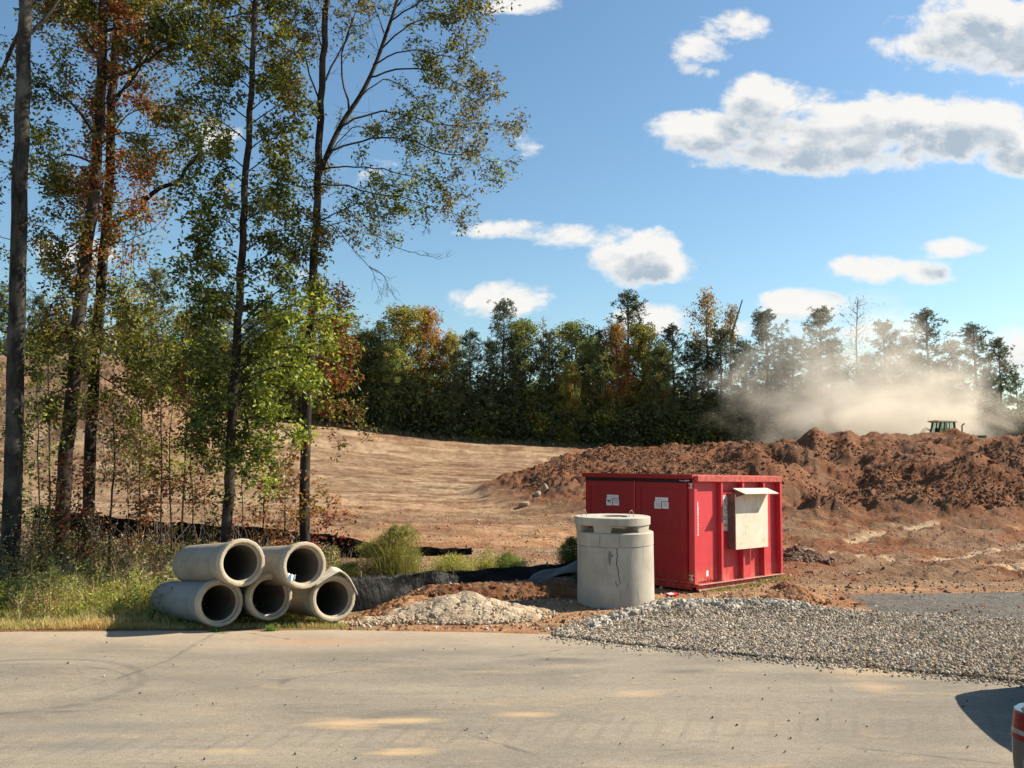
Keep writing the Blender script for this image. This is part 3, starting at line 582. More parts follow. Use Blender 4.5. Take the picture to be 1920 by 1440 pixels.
# doors
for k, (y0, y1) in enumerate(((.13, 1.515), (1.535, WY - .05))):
    d = MB(); d.box(-.03, .015, y0, y1, .20, 2.255); do = d.build('door', M['red_shaded'], ct, bevel=.004)
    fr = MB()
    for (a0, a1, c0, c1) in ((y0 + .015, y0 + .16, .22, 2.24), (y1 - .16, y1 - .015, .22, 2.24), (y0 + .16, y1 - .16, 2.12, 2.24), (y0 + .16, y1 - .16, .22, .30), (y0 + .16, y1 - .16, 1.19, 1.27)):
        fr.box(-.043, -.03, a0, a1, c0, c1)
    fr.build('door_frame', M['red_shaded'], do, bevel=.004)
    s = (.795, 2.17)[k]; dz = (0, .015)[k]
    for (a0, a1, z0, z1) in ((s - .17, s + .17, 1.845 + dz, 1.925 + dz), (s - .185, s - .01, 1.69 + dz, 1.83 + dz), (s + .015, s + .19, 1.685 + dz, 1.84 + dz)):
        q = MB(); q.box(-.034, -.0305, a0, a1, z0, z1); so = q.build('sticker', M['sticker'], do)
        ln = MB(); h = z1 - z0
        if k == 1 and a0 > s: ln.v = []
        if h < .1: ln.box(-.0355, -.0341, a0 + .05, a1 - .05, z0 + h * .35, z0 + h * .42)
        else:
            for j in range(4 if k == 0 and a0 > s else 3):
                ln.box(-.0355, -.0341, a0 + .02, a1 - .03 - .02 * (j % 2), z1 - h * (.28 + .18 * j), z1 - h * (.23 + .18 * j))
        if ln.v: ln.build('lettering', M['ink'], so)
q = MB(); q.prism([(2.24, 1.80), (2.27, 1.78), (2.33, 1.80), (2.36, 1.82), (2.31, 1.815), (2.28, 1.825)], -.0365, -.0350, Matrix(((0, 1, 0, 0), (1, 0, 0, 0), (0, 0, 1, 0), (0, 0, 0, 1)))); q.build('sticker_emblem', M['ink'], ct)
b = MB(); b.box(-.055, -.03, 1.515, 1.54, .20, 2.27); b.build('door_seam', M['red'], ct)
for z in (2.19, .30):
    b = MB(); b.box(-.075, -.045, -.02, .07, z - .05, z - .035); b.box(-.075, -.045, -.02, .07, z + .035, z + .05); b.box(-.06, -.045, .0, .03, z - .035, z + .035); b.build('hinge', M['steel'], ct)
b = MB(); b.tube([(-.06, .3, 2.30), (-.07, .12, 2.285)], .012, 6); b.box(-.075, -.05, .05, .16, 2.29, 2.31); b.build('door_holder', M['steel'], ct)
# vertical strip of decals with a serial in small marks
b = MB()
for z0, z1, x0, x1 in ((1.76, 1.86, .128, .172), (1.66, 1.755, .128, .184), (1.60, 1.655, .128, .184), (1.15, 1.595, .132, .178)): b.box(x0, x1, -.0305 - .0, -.030 + .008, z0, z1)
for v_ in range(len(b.v)): pass
dec = b.build('decal_strip', M['sticker'], ct); dec.location.y = -.006 + .0
dec.location = (0, .0445, 0)
b = MB()
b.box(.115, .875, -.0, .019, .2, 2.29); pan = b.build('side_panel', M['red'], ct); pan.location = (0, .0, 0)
dec.location = (0, .028, 0)
b = MB()
for z in (1.54, 1.47, 1.42, 1.36, 1.31, 1.25, 1.2): b.box(.145, .165, -.0045, -.0028, z, z + .02)
b.build('lettering', M['ink'], dec).location = (0, -.028, 0)
b = MB(); b.box(.45, .53, -.003, .0, .29, .41); b.build('sticker', M['sticker'], ct)
b = MB(); b.tube([(.46, -.03, .2), (.45, -.05, .26), (.50, -.06, .28), (.56, -.05, .25), (.55, -.03, .2)], .011, 6); b.build('tie_loop', M['rail'], ct)
# sign board beside the window
sg = MB(); sg.box(1.0, 1.42, .004, .0185, 1.22, 1.98); sign = sg.build('sign', simple('sign_cream', (.74, .72, .62), .5, 0, .05), ct)
def onface(x, y, z, sx=1.0):  # text matrix on the long side
    return Matrix.Translation((x, y, z)) @ Matrix(((sx, 0, 0, 0), (0, 0, -1, 0), (0, 1, 0, 0), (0, 0, 0, 1)))
text_obj('lettering', 'ROLL OFF', .115, M['ink'], sign, onface(1.21, .0025, 1.49, .72), spacing=.95)
text_obj('lettering', '334-265-2510', .105, M['ink'], sign, onface(1.21, .0025, 1.335, .55))
lg = MB()
for (ra, rb, wd) in ((.085, .17, .007),):
    n = 40; pts = [(1.23 + ra * math.cos(2 * math.pi * k / n), .0015, 1.76 + rb * math.sin(2 * math.pi * k / n)) for k in range(n + 1)]; lg.tube(pts, .004, 4, False)
lg.tube([(1.27, .0015, 1.86), (1.21, .0015, 1.87), (1.20, .0015, 1.78), (1.26, .0015, 1.76), (1.265, .0015, 1.68), (1.22, .0015, 1.65)], .0085, 6)
lg.box(1.03, 1.40, .0015, .004, 1.955, 1.960); lg.box(1.03, 1.40, .0015, .004, 1.248, 1.256)
lg.build('emblem', M['ink'], sign)
# plywood cover
def ply_mat():
    m, nt, b, out = mat_new('weathered_plywood'); t = NT(nt); c = t.coord()
    w_ = t.n('ShaderNodeTexNoise', {'Vector': t.coord('Object', (1.3, 1, .9)), 'Scale': 2.6, 'Detail': 2, 'Distortion': 1.2}).outputs[0]
    ring = t.math('ABSOLUTE', t.math('SUBTRACT', t.math('FRACT', t.math('MULTIPLY', w_, 9.0)), .5)); col = t.mix(t.rng(ring, .0, .09), (.42, .30, .19), (.66, .58, .46))
    col = t.mix(t.rng(t.noise(c, 1.5, 4), .45, .65, 0, .6), col, (.74, .69, .60)); col = t.mix(t.rng(t.noise(t.coord('Object', (2.5, 1, .8)), 4.5, 3), .66, .74, 0, .8), col, (.30, .15, .07))
    t.link(col, b.inputs['Base Color']); b.inputs['Roughness'].default_value = .8; b.inputs['Specular IOR Level'].default_value = .2; return m
M['ply'] = ply_mat(); M['plyedge'] = simple('plywood_edge', (.16, .09, .075), .85, 0, .4, 8)
b = MB(); b.box(1.28, 2.60, -.205, -.185, .82, 2.02); wc = b.build('window_cover', M['ply'], ct, bevel=.002)
b = MB(); b.box(1.285, 1.305, -.185, .015, .83, 2.03); b.build('side_board', M['plyedge'], wc); b = MB(); b.box(2.63, 2.65, -.16, .015, .83, 2.0); b.build('side_board', M['plyedge'], wc)
b = MB(); b.box(2.60, 2.65, -.17, -.16, .84, 2.0); b.box(1.31, 2.63, -.18, -.03, 1.98, 2.0); b.build('backing', M['black'], wc)
b = MB(); Mx = Matrix.Translation((0, -.15, 2.135)) @ Matrix.Rotation(R(20), 4, 'X'); b.box(1.27, 2.66, -.32, .0, -.011, .009, Mx); b.build('awning', simple('awning_ply', (.62, .56, .40), .8, 0, .15), wc)
b = MB(); b.prism([(-.185, 1.94), (-.185, 2.11), (-.44, 2.02)], 1.285, 1.30, Matrix(((0, 1, 0, 0), (1, 0, 0, 0), (0, 0, 1, 0), (0, 0, 0, 1)))); b.build('awning_bracket', M['plyedge'], wc)

# ------------------------------------------------------------------ concrete
def conc(name, a, b_, streak=.5, sc=2.0, moldy=.0):
    m, nt, b, out = mat_new(name); t = NT(nt); c = t.coord()
    col = t.mix(t.rng(t.noise(c, sc, 6, .65), .3, .7), a, b_)
    col = t.mix(t.rng(t.noise(t.coord('Object', (3, 3, .35)), 3.4, 5, .7), .55, .75, 0, streak), col, [x * .55 for x in a])
    col = t.mix(t.rng(t.noise(t.coord('Object', (1, 1, .4)), 5, 5, .7), .68, .72, 0, .6), col, [x * .35 for x in a])
    col = t.mix(t.rng(t.noise(c, 60, 3, .7), .3, .7, 0, .22), col, [x * .5 for x in a])
    t.link(col, b.inputs['Base Color']); b.inputs['Roughness'].default_value = .88; b.inputs['Specular IOR Level'].default_value = .25
    t.link(t.bump(t.math('ADD', t.noise(c, 30, 5, .7), t.noise(c, 5, 3)), .35, .012), b.inputs['Normal']); return m
M['manhole'] = conc('weathered_concrete', (.34, .31, .25), (.50, .46, .39), .7); M['pipe'] = conc('pipe_concrete', (.27, .235, .185), (.41, .365, .30), .5, 2.6); M['pipe_grey'] = conc('pipe_concrete_grey', (.21, .21, .205), (.32, .315, .30), .5, 2.6)
M['bore'] = conc('pipe_bore_shade', (.13, .115, .095), (.19, .17, .14), .3, 2)  # inner shade put into the colour: bore darker than the shell
M['pipe_end'] = conc('pipe_end_concrete', (.42, .34, .24), (.52, .45, .35), .3, 5)
mhx, mhy = (1151 - 960) / F * 16.8, 16.8
mh_ = empty('manhole_riser', (mhx, mhy, 0), R(20), 'round precast concrete manhole section under a slotted ring slab', 'manhole')
b = MB(); Rm_ = .735; wob = lambda th, z: .003 * math.sin(3 * th + z * 4)
b.lathe([(Rm_ + .006, -.04), (Rm_ + .004, .3), (Rm_, .75), (Rm_, 1.095), (Rm_ - .012, 1.105), (Rm_ + .004, 1.118), (Rm_ + .004, 1.345), (Rm_ - .012, 1.365), (.61, 1.37), (.61, .05)], 96, wob=wob); b.build('barrel', M['manhole'], mh_, True, auto=True)
# crack and dark stain as thin raised/inset marks
b = MB(); th0 = math.atan2(-1, -.04) - R(20)
def onb(dx, z, e=.0025):
    th = math.asin(max(-1, min(1, dx / Rm_))) - math.pi / 2 - R(20); return Vector(((Rm_ + e) * math.cos(th), (Rm_ + e) * math.sin(th), z))
rr = random.Random(3); pts = []; x = -.05; z = 1.10
while z > .42: pts.append(onb(x, z)); z -= .03; x += rr.uniform(-.014, .018)
b.tube(pts, [.006 + .003 * rr.random() for _ in pts], 4)
b.tube([onb(-.09, .5), onb(-.07, .44), onb(-.05, .42), onb(-.06, .39)], .009, 4); b.tube([onb(.13, .46), onb(.15, .4), onb(.12, .36)], .005, 4)
b.tube([onb(-.36, 1.34, .008), onb(-.36, 1.12, .008)], .003, 4); b.tube([onb(.0, 1.34, .008), onb(-.01, 1.2, .008), onb(.0, 1.12, .008)], .003, 4); b.tube([onb(-.14, .98), onb(-.14, .94)], .01, 4)
b.build('crack', simple('crack_dark', (.07, .055, .04), .95), mh_)
b = MB(); lift = [(-.185, 1.06), (-.16, 1.0), (-.165, .86), (-.18, .78), (-.205, .8), (-.215, .95), (-.205, 1.04)]
c0 = onb(-.188, .92, .003); vs_ = [c0] + [onb(x_, z_, .0025) for x_, z_ in lift]; b.add(vs_, [(0, i, i % len(lift) + 1) for i in range(1, len(lift) + 1)]); b.build('stain', simple('stain_dark', (.17, .16, .14), .95), mh_)
# slab
sl = MB(); n = 96; ro, ri, hx, hy = .735, .28, .02, .02; z0, z1 = 1.50, 1.648; rings = []
ringv = []
for (r, z, inner) in ((ro, z0, 0), (ro + .002, z1 - .012, 0), (ro - .012, z1, 0), (ri + .01, z1, 1), (ri, z1 - .01, 1), (ri, z0, 1)):
    for k in range(n):
        th = 2 * math.pi * k / n; ringv.append((r * math.cos(th) + (hx if inner else 0), r * math.sin(th) + (hy if inner else 0), z))
fs = [(i * n + k, i * n + (k + 1) % n, ((i + 1) % 6) * n + (k + 1) % n, ((i + 1) % 6) * n + k) for i in range(6) for k in range(n)]
sl.add(ringv, fs)
slo = sl.build('ring_slab', M['manhole'], mh_, True, auto=True); slo.location = (-.05, .018, 0)
for a0, a1 in ((-127, -97), (-54, -14), (28, 56), (92, 116), (176, 206)):
    lg = MB(); m_ = 10; vv = []
    for (rr_, z) in ((.715, 1.498), (.70, 1.372), (.55, 1.372), (.53, 1.498)):
        for k in range(m_ + 1):
            sh = .04 if z < 1.4 else 0; t_ = k / m_; th = R(a0 + (a1 - a0) * (t_ * (1 - sh * 3) + sh * 1.5)) - R(20); vv.append((rr_ * math.cos(th), rr_ * math.sin(th), z))
    q = m_ + 1; fs = [(i * q + k, i * q + k + 1, ((i + 1) % 4) * q + k + 1, ((i + 1) % 4) * q + k) for i in range(4) for k in range(m_)] + [(0, q, 2 * q, 3 * q), (m_, 3 * q + m_, 2 * q + m_, q + m_)]
    lg.add(vv, fs); lo = lg.build('foot', M['manhole'], slo, False, auto=True)
for (px, tw) in ((1178, .3), (1093, 1.3)):
    b = MB(); cx = (px - 1151) / F * 16.6; cyy = -.30 if px > 1150 else .0; hgt = .13
    pts = [(cx + .05 * math.cos(a), cyy + .04 * math.cos(a) * math.cos(tw), 1.64 + hgt * math.sin(a) ** .7) for a in [math.pi * k / 12 for k in range(13)]]
    Mr = Matrix.Rotation(-R(20), 4, 'Z'); pts = [Mr @ Vector(p) for p in pts]; b.tube(pts, .007, 6); b.build('lifting_loop', simple('rebar_wire', (.35, .26, .2), .6, .3), mh_)
b = MB(); Mr = Matrix.Rotation(-R(20), 4, 'Z')
p = Mr @ Vector((.15, -.30, 1.652)); b.box(p.x - .06, p.x + .05, p.y - .02, p.y + .02, 1.646, 1.664)
b.build('crumb', M['ink'], mh_)

# ------------------------------------------------------------------ pipes
PR, PIR, PB = .384, .283, .345
def make_pipe(mat):
    pr = random.Random(5); wobs = [pr.uniform(-.01, .006) for _ in range(72)]
    body = MB(); body.lathe([(PB - .02, 2.56), (PB, 2.53), (PB, .62), (PB + .012, .45), (PR - .012, .22), (PR, .14), (PR + .002, .13)], 72)
    body.lathe([(PB - .02, 2.56), (PIR, 2.56)], 72)
    return body
pipes = [((455, 1054.8), 14.1, 38.5, 'pipe', 'upper left concrete pipe resting across the bottom row'), ((572, 1060), 14.35, 37.5, 'pipe', 'upper right concrete pipe with white plastic scrap at its mouth'),
         ((414.5, 1130.7), 14.25, 40, 'pipe_grey', 'bluish grey concrete pipe at the lower left of the stack'), ((508.5, 1119.5), 14.6, 38.5, 'pipe', 'middle concrete pipe of the bottom row'),
         ((627, 1122), 14.65, 33, 'pipe', 'lower right concrete pipe with folded cloth over its rim')]
for i, ((u, v), Y, az, mt, lab) in enumerate(pipes):
    c = P(u, v, Y); rt_ = empty('concrete_pipe', c, 0, lab, 'concrete pipe', 'concrete drain pipes stacked at the roadside')
    a = R(az); d = Vector((-math.sin(a), math.cos(a), -.105)); rt_.rotation_mode = 'QUATERNION'; rt_.rotation_quaternion = d.to_track_quat('Z', 'Y')
    if i == 0 or i == 2:
        shell = make_pipe(None).build('shell', M[mt], rt_, True, auto=True)
    else: o = shell.copy() if i > 2 else shell0.copy(); COL.objects.link(o); o.parent = rt_; o.data = shell0.data; 
    if i == 0: shell0 = shell
    bo = MB(); bo.lathe([(PIR, .10), (PIR, 2.56)], 72); bo.build('bore', M['bore'], rt_, True)
    rnd = random.Random(i + 40); ph = [rnd.uniform(0, 6.28) for _ in range(6)]
    def wb(th, z, ph=ph): return (.010 * math.sin(23 * th + ph[0]) * math.sin(5 * th + ph[1]) + .007 * math.sin(41 * th + ph[2]) - .02 * max(0, math.sin(3 * th + ph[3]) * math.sin(13 * th + ph[4]) - .6)) if z < .06 else 0
    e = MB(); e.lathe([(PR, .145), (PR + .004, .10), (PR + .002, .03), (PR - .012, .004), (PR - .03, .0), (PIR + .045, .004), (PIR + .038, .012), (PIR + .033, .085), (PIR + .004, .092), (PIR, .12)], 110, wob=wb)
    e.build('socket_end', M['pipe_end'], rt_, True, auto=True)
    # small red stencil rows inside, on the right wall
    if i in (1, 2, 3, 4, 0):
        base_a = {0: 82, 1: None, 2: 8, 3: 12, 4: -62}[i]
        if base_a is not None:
            inv = rt_.rotation_quaternion.inverted(); upv = inv @ Vector((0, 0, 1)); rv = inv @ Vector((math.cos(a), math.sin(a), 0))
            th = R(base_a); st = MB()
            rows_ = ['24', 'III', '10-6', 'C-76'] if i in (2, 3) else ['24 III']
            stroke = {'2': [(0,1,1,1),(1,1,1,.5),(1,.5,0,.5),(0,.5,0,0),(0,0,1,0)], '4': [(0,1,0,.5),(0,.5,1,.5),(1,1,1,0)], 'I': [(.5,0,.5,1)], '1': [(.5,0,.5,1)], '0': [(0,0,0,1),(0,1,1,1),(1,1,1,0),(1,0,0,0)], '6': [(1,1,0,1),(0,1,0,0),(0,0,1,0),(1,0,1,.5),(1,.5,0,.5)], '-': [(.1,.5,.9,.5)], 'C': [(1,1,0,1),(0,1,0,0),(0,0,1,0)], '7': [(0,1,1,1),(1,1,.4,0)]}
            for r_, s_ in enumerate(rows_):
                for c_, chh in enumerate(s_):
                    for (x0, y0, x1, y1) in stroke.get(chh, []):
                        pp = []
                        for (x, y) in ((x0, y0), (x1, y1)):
                            ang = th + (1.2 - r_ * .75 + y * .5) * .045 / PIR * 1.0; zz = .36 - (c_ - len(s_) / 2 + x * .6) * .045
                            pp.append((rv * math.cos(ang) + upv * math.sin(ang)) * (PIR - .003) + Vector((0, 0, zz)))
                        st.tube(pp, .0055, 4)
            st.build('lettering', M['redink'], rt_)
    if i == 4: P5 = rt_
    if i == 1: P2_ = rt_
# cloth folded over the lower right pipe, plastic scrap on the upper right pipe
def cloth(name, P0, fn, nu, nv, mat, lab, cat, thick=.006):
    a = np.array([[fn(i / (nu - 1), j / (nv - 1)) for i in range(nu)] for j in range(nv)], dtype=float).reshape(-1, 3)
    idx = np.arange(nu * nv).reshape(nv, nu); q = np.stack([idx[:-1, :-1], idx[:-1, 1:], idx[1:, 1:], idx[1:, :-1]], -1).reshape(-1, 4)
    o = np_mesh(name, a, [q], mat, smooth=True); m_ = o.modifiers.new('thick', 'SOLIDIFY'); m_.thickness = thick; tag(o, lab, cat); return o
M['felt'] = simple('pale_felt', (.50, .45, .36), .85, 0, .15, 10, .3); M['plastic'] = simple('white_plastic', (.75, .75, .72), .4, 0, .05)
pw = Matrix.Translation(P(627, 1122, 14.65)) @ (Vector((-math.sin(R(33)), math.cos(R(33)), 0)).to_track_quat('Z', 'Y')).to_matrix().to_4x4(); pinv = pw.inverted()
upv = pinv.to_3x3() @ Vector((0, 0, 1)); rv = pinv.to_3x3() @ Vector((math.cos(R(33)), math.sin(R(33)), 0))
def drape(s, t_):
    # stiff sheet: straight from lower left to a ridge, then folded down to the right
    A, B_, C_ = (-.36, .25), (.06, .455), (.40, .06)
    if s < .5: k = s / .5; x, y = A[0] + (B_[0] - A[0]) * k, A[1] + (B_[1] - A[1]) * k
    else: k = (s - .5) / .5; x, y = B_[0] + (C_[0] - B_[0]) * k, B_[1] + (C_[1] - B_[1]) * k + .10 * math.sin(k * math.pi)
    z = -.07 + t_ * (.42 - .25 * k * (s >= .5)); y += .02 * math.sin(t_ * 4 + s * 5) + .03 * t_
    return tuple(pw @ (rv * x + upv * y + Vector((0, 0, z))))
cloth('cloth_flap', None, drape, 26, 10, M['felt'], 'stiff pale cloth flap bent over the rim of the lower right pipe', 'cloth', .018)
pw2 = P(547, 1083, 14.12)
cloth('plastic_scrap', None, lambda s, t_: (pw2.x + .12 * (s - .5), pw2.y - .06 + .05 * t_ + .02 * math.sin(s * 9), pw2.z + .13 * (t_ - .5) * (1 - .4 * s) + .012 * math.sin(s * 14)), 10, 8, M['plastic'], 'crumpled white plastic scrap caught in the upper right pipe mouth', 'plastic scrap', .004)
# ------------------------------------------------------------------ silt fences
def fabric(name, col, rough):
    m, nt, b, out = mat_new(name); t = NT(nt); c = t.coord(); n = t.noise(t.coord('Object', (1, 1, .4)), 3, 5, .6)
    t.link(t.mix(t.rng(n, .4, .7), col, [x * 1.5 for x in col]), b.inputs['Base Color']); b.inputs['Roughness'].default_value = rough; b.inputs['Specular IOR Level'].default_value = .07
    t.link(t.bump(t.noise(t.coord('Object', (2.5, 2.5, .7)), 2.5, 4, .6), .8, .08), b.inputs['Normal']); return m
M['silt'] = fabric('black_fabric', (.010, .010, .0095), .5); M['silt_dull'] = fabric('dull_fabric', (.006, .006, .006), .85)
def silt(name, pts, hs, lab, mat, seed, fold=.05, stake=2.2, lean=.12):
    root = empty(name, pts[0], 0, lab, 'silt fence'); o0 = Vector(pts[0])
    X = [p[0] for p in pts]; Yv = [p[1] for p in pts]; d = np.concatenate([[0], np.cumsum(np.hypot(np.diff(X), np.diff(Yv)))]); n = int(d[-1] / .04); s = np.linspace(0, d[-1], n)
    fx = np.interp(s, d, X); fy = np.interp(s, d, Yv); fh = np.interp(s, d, hs); dx = np.gradient(fx); dy = np.gradient(fy); ln = np.hypot(dx, dy); nx, ny = -dy / ln, dx / ln
    z0 = ghv(fx, fy) - .04; rows_ = 9; vv = []
    topn = .04 * fbm(s * .9, s * 0, seed, 3) + .012 * np.sin(s * 9)
    for j in range(rows_):
        t_ = j / (rows_ - 1); dsp = fold * (fbm(s * 1.5 - t_ * .9, s * 0 + t_ * 1.2, seed + 2, 4) * 1.6 + .35 * np.sin(s * 5 + t_ * 3 + 3 * fbm(s * .5, s * 0, seed + 4, 2))) + lean * t_
        vv.append(np.stack([fx + nx * dsp, fy + ny * dsp, z0 + (fh + topn) * t_], -1))
    vv = np.stack(vv).reshape(-1, 3) - np.array(o0); idx = np.arange(rows_ * n).reshape(rows_, n); q = np.stack([idx[:-1, :-1], idx[:-1, 1:], idx[1:, 1:], idx[1:, :-1]], -1).reshape(-1, 4)
    f = np_mesh('fabric', vv, [q], mat, None, root, True); m_ = f.modifiers.new('thick', 'SOLIDIFY'); m_.thickness = .004
    k = 0.4
    while k < d[-1]:
        x = np.interp(k, s, fx) + .06 * -1 * np.interp(k, s, nx); y = np.interp(k, s, fy) - .06 * np.interp(k, s, ny) + .08; h = np.interp(k, s, fh); zb = gh(x, y) - .05
        b = MB(); b.box(-.02, .02, -.02, .02, 0, h + .09); st = b.build('stake', M['stake'], root); st.location = Vector((x, y + lean, zb)) - o0; st.rotation_euler = (R(random.uniform(-4, 4)), R(random.uniform(-4, 4)), 0); k += stake
    return root
M['stake'] = simple('wood_stake', (.25, .17, .10), .9)
def gp(u, v, Y): p = P(u, v, Y); return p
# near one: sagging loose cloth
top = [(640, 1083, 17.6), (690, 1079, 18.0), (740, 1080, 18.4), (795, 1073, 18.9), (840, 1075, 19.2), (890, 1069, 19.5), (940, 1076, 19.7), (1000, 1076, 19.9), (1045, 1061, 20.2), (1090, 1051, 20.5)]
pp = []; hh = []
for (u, v, Y) in top: p = P(u, v, Y); z = gh(p.x, p.y); pp.append((p.x, p.y, 0)); hh.append(p.z - z + .04)
hh = [max(.3, h) for h in hh]
silt('silt_fence', pp, hh, 'sagging glossy black silt fabric between the pipes and the manhole', M['silt'], 400, .085, 2.3, .15)
top = [(60, 950, 24.5), (160, 963, 24.3), (260, 975, 24.2), (400, 986, 24.2), (520, 992, 24.2), (620, 1003, 24.2), (700, 1018, 24.4), (760, 1025, 24.6), (830, 1032, 24.8), (885, 1045, 25.0)]
pp = []; hh = []
for (u, v, Y) in top: p = P(u, v, Y); z = gh(p.x, p.y); pp.append((p.x, p.y, 0)); hh.append(max(.25, p.z - z + .04))
silt('silt_fence', pp, hh, 'long dull black silt fence running behind the tree trunks', M['silt_dull'], 410, .05, 2.4, .05)
# flap of fabric lifted by the manhole, lighter on top
fl = [P(1000, 1077, 19.6), P(1092, 1050, 19.2), P(1092, 1068, 18.8), P(985, 1098, 19.2)]
cloth('fabric_flap', None, lambda s, t_: tuple(fl[0].lerp(fl[1], s).lerp(fl[3].lerp(fl[2], s), t_) + Vector((0, 0, .03 * math.sin(s * 8 + t_ * 3)))), 30, 8, simple('grey_fabric', (.07, .068, .055), .6, 0, .3, 5, .4), 'greyish fabric flap rising towards the manhole', 'fabric')
# litter
g = G(1253, 1118); 
lt = MB(); lt.box(-.11, .11, -.09, .09, .0, .035); lo = lt.build('litter_box', simple('litter_red', (.48, .03, .05), .5), None, bevel=.004); lo.location = (g.x + .08, g.y, gh(g.x, g.y) + .02); lo.rotation_euler = (R(4), R(-5), R(20)); tag(lo, 'flattened red and white packet lying by the manhole', 'litter')
lt = MB(); lt.box(-.085, .02, -.07, .07, .0352, .037); o = lt.build('paper', M['sticker'], lo)
for (u, v, s_, rz, lab, ry) in ((1525, 1071, .22, 40, 'thin white scrap leaning on stones right of the container', 55), (530, 1078, .0, 0, '', 0), (742, 1124, .12, 10, 'white plastic scrap lying near the black fabric', 30)):
    if s_ == 0: continue
    g = G(u, v); q = MB(); q.box(-s_ / 2, s_ / 2, -.04, .04, -.004, .004); o = q.build('scrap', M['plastic'], None, bevel=.002); o.location = (g.x, g.y - .1, gh(g.x, g.y) + s_ * .45); o.rotation_euler = (R(20), R(ry), R(rz)); tag(o, lab, 'litter')
# ------------------------------------------------------------------ car (rear left corner in view)
def paint(name, col, rough=.12):
    m, nt, b, out = mat_new(name); t = NT(nt); t.link(t.mix(t.rng(t.noise(t.coord(), 40, 3), .4, .7), col, [x * 1.1 for x in col]), b.inputs['Base Color']); b.inputs['Metallic'].default_value = .5; b.inputs['Roughness'].default_value = .35; b.inputs['Coat Weight'].default_value = 1; b.inputs['Coat Roughness'].default_value = rough; return m
M['carpaint'] = paint('dark_blue_paint', (.012, .030, .050)); M['glass'] = simple('dark_glass', (.02, .03, .03), .05, 0, .05, spec=.8); M['rubber'] = simple('tyre_rubber', (.02, .02, .02), .8)
def lens(name, col):
    m, nt, b, out = mat_new(name); t = NT(nt); t.link(t.mix(t.rng(t.noise(t.coord('Object', (1, 1, 6)), 20, 2), .4, .6), col, [x * .7 for x in col]), b.inputs['Base Color']); b.inputs['Roughness'].default_value = .3; b.inputs['Specular IOR Level'].default_value = .25; return m
M['redlens'] = lens('red_lens', (.20, .002, .010)); M['clearlens'] = lens('clear_lens', (.30, .28, .27)); M['chrome'] = simple('chrome', (.8, .8, .8), .12, 1, .02)
car = empty('parked_car', (0, 0, 0), 0, 'dark blue sedan showing its rear corner and red tail light', 'car')
# local: x forward (front +), y left, z up; rear at x=0
def sect(x, hw, zb, zs, zt, tuck=.06, zr=None, hr=None):
    """half section from sill to belt and deck; returns list of (y, z)"""
    pts = [(hw * .80, zb), (hw * .96, zb + .05), (hw, zb + .22), (hw + .005, zs - .14), (hw - .03, zs), (hw - .10, zt), (hw * .5, zt + .03), (0, zt + .04)]
    return pts
S = [(0.02, .70, .32, .80, .98), (-.0, .76, .28, .84, 1.00), (.10, .84, .24, .92, 1.04), (.35, .885, .22, .96, 1.06), (.9, .90, .20, .97, 1.04), (1.6, .905, .19, .96, 1.0), (2.6, .905, .19, .94, .98), (3.3, .90, .19, .90, .95), (3.9, .88, .20, .82, .90), (4.3, .82, .22, .72, .80), (4.5, .70, .28, .6, .66), (4.54, .55, .34, .5, .52)]
vv = []; 
for s_ in S:
    half = sect(*s_); ring = [(s_[0], y, z) for y, z in half] + [(s_[0], -y, z) for y, z in half[-2::-1]]; vv.append(ring)
nn = len(vv[0]); b = MB(); b.add([p for r_ in vv for p in r_], [(i * nn + k, (i + 1) * nn + k, (i + 1) * nn + k + 1, i * nn + k + 1) for i in range(len(vv) - 1) for k in range(nn - 1)] + [tuple(range(nn)), tuple((len(vv) - 1) * nn + k for k in range(nn - 1, -1, -1))] + [(i * nn + nn - 1, (i + 1) * nn + nn - 1, (i + 1) * nn, i * nn) for i in range(len(vv) - 1)])
body = b.build('body', M['carpaint'], car, True, auto=True); sb = body.modifiers.new('s', 'SUBSURF'); sb.levels = 2; sb.render_levels = 2
# cabin: pillars + roof as separate shell, glass between
def rb(x, y, z): return Vector((x, y, z))
lo = [(.62, .74, 1.03), (1.7, .78, .99), (3.15, .74, .97)]; hi = [(1.25, .56, 1.42), (1.75, .575, 1.455), (2.45, .55, 1.42)]
b = MB()
roofp = []
for i, (x, y, z) in enumerate([(1.1, .55, 1.38), (1.25, .575, 1.42), (1.75, .585, 1.455), (2.2, .58, 1.445), (2.5, .55, 1.40)]):
    roofp += [(x, y, z), (x, y * .6, z + .03), (x, 0, z + .04), (x, -y * .6, z + .03), (x, -y, z)]
b.add(roofp, [(i * 5 + k, i * 5 + k + 1, (i + 1) * 5 + k + 1, (i + 1) * 5 + k) for i in range(4) for k in range(4)]); ro = b.build('roof', M['carpaint'], car, True); so = ro.modifiers.new('t', 'SOLIDIFY'); so.thickness = .03
for sgn in (1, -1):
    for (a, c_, r_) in (((.55, .72 * sgn, 1.03), (1.12, .555 * sgn, 1.39), .05), ((1.85, .80 * sgn, .98), (1.8, .585 * sgn, 1.44), .04), ((3.2, .74 * sgn, .96), (2.48, .555 * sgn, 1.40), .035)):
        b = MB(); b.tube([a, [(p + q) / 2 + (.03 * sgn if i == 1 else 0) for i, (p, q) in enumerate(zip(a, c_))], c_], r_, 8); b.build('pillar', M['carpaint'], car, True)
    b = MB(); b.add([(.75, .765 * sgn, 1.03), (1.83, .80 * sgn, .99), (1.79, .595 * sgn, 1.42), (1.2, .58 * sgn, 1.39)], [(0, 1, 2, 3)]); b.add([(1.88, .80 * sgn, .99), (3.1, .76 * sgn, .96), (2.45, .57 * sgn, 1.40), (1.83, .595 * sgn, 1.42)], [(0, 1, 2, 3)])
    tg = b.build('side_window', None, car)
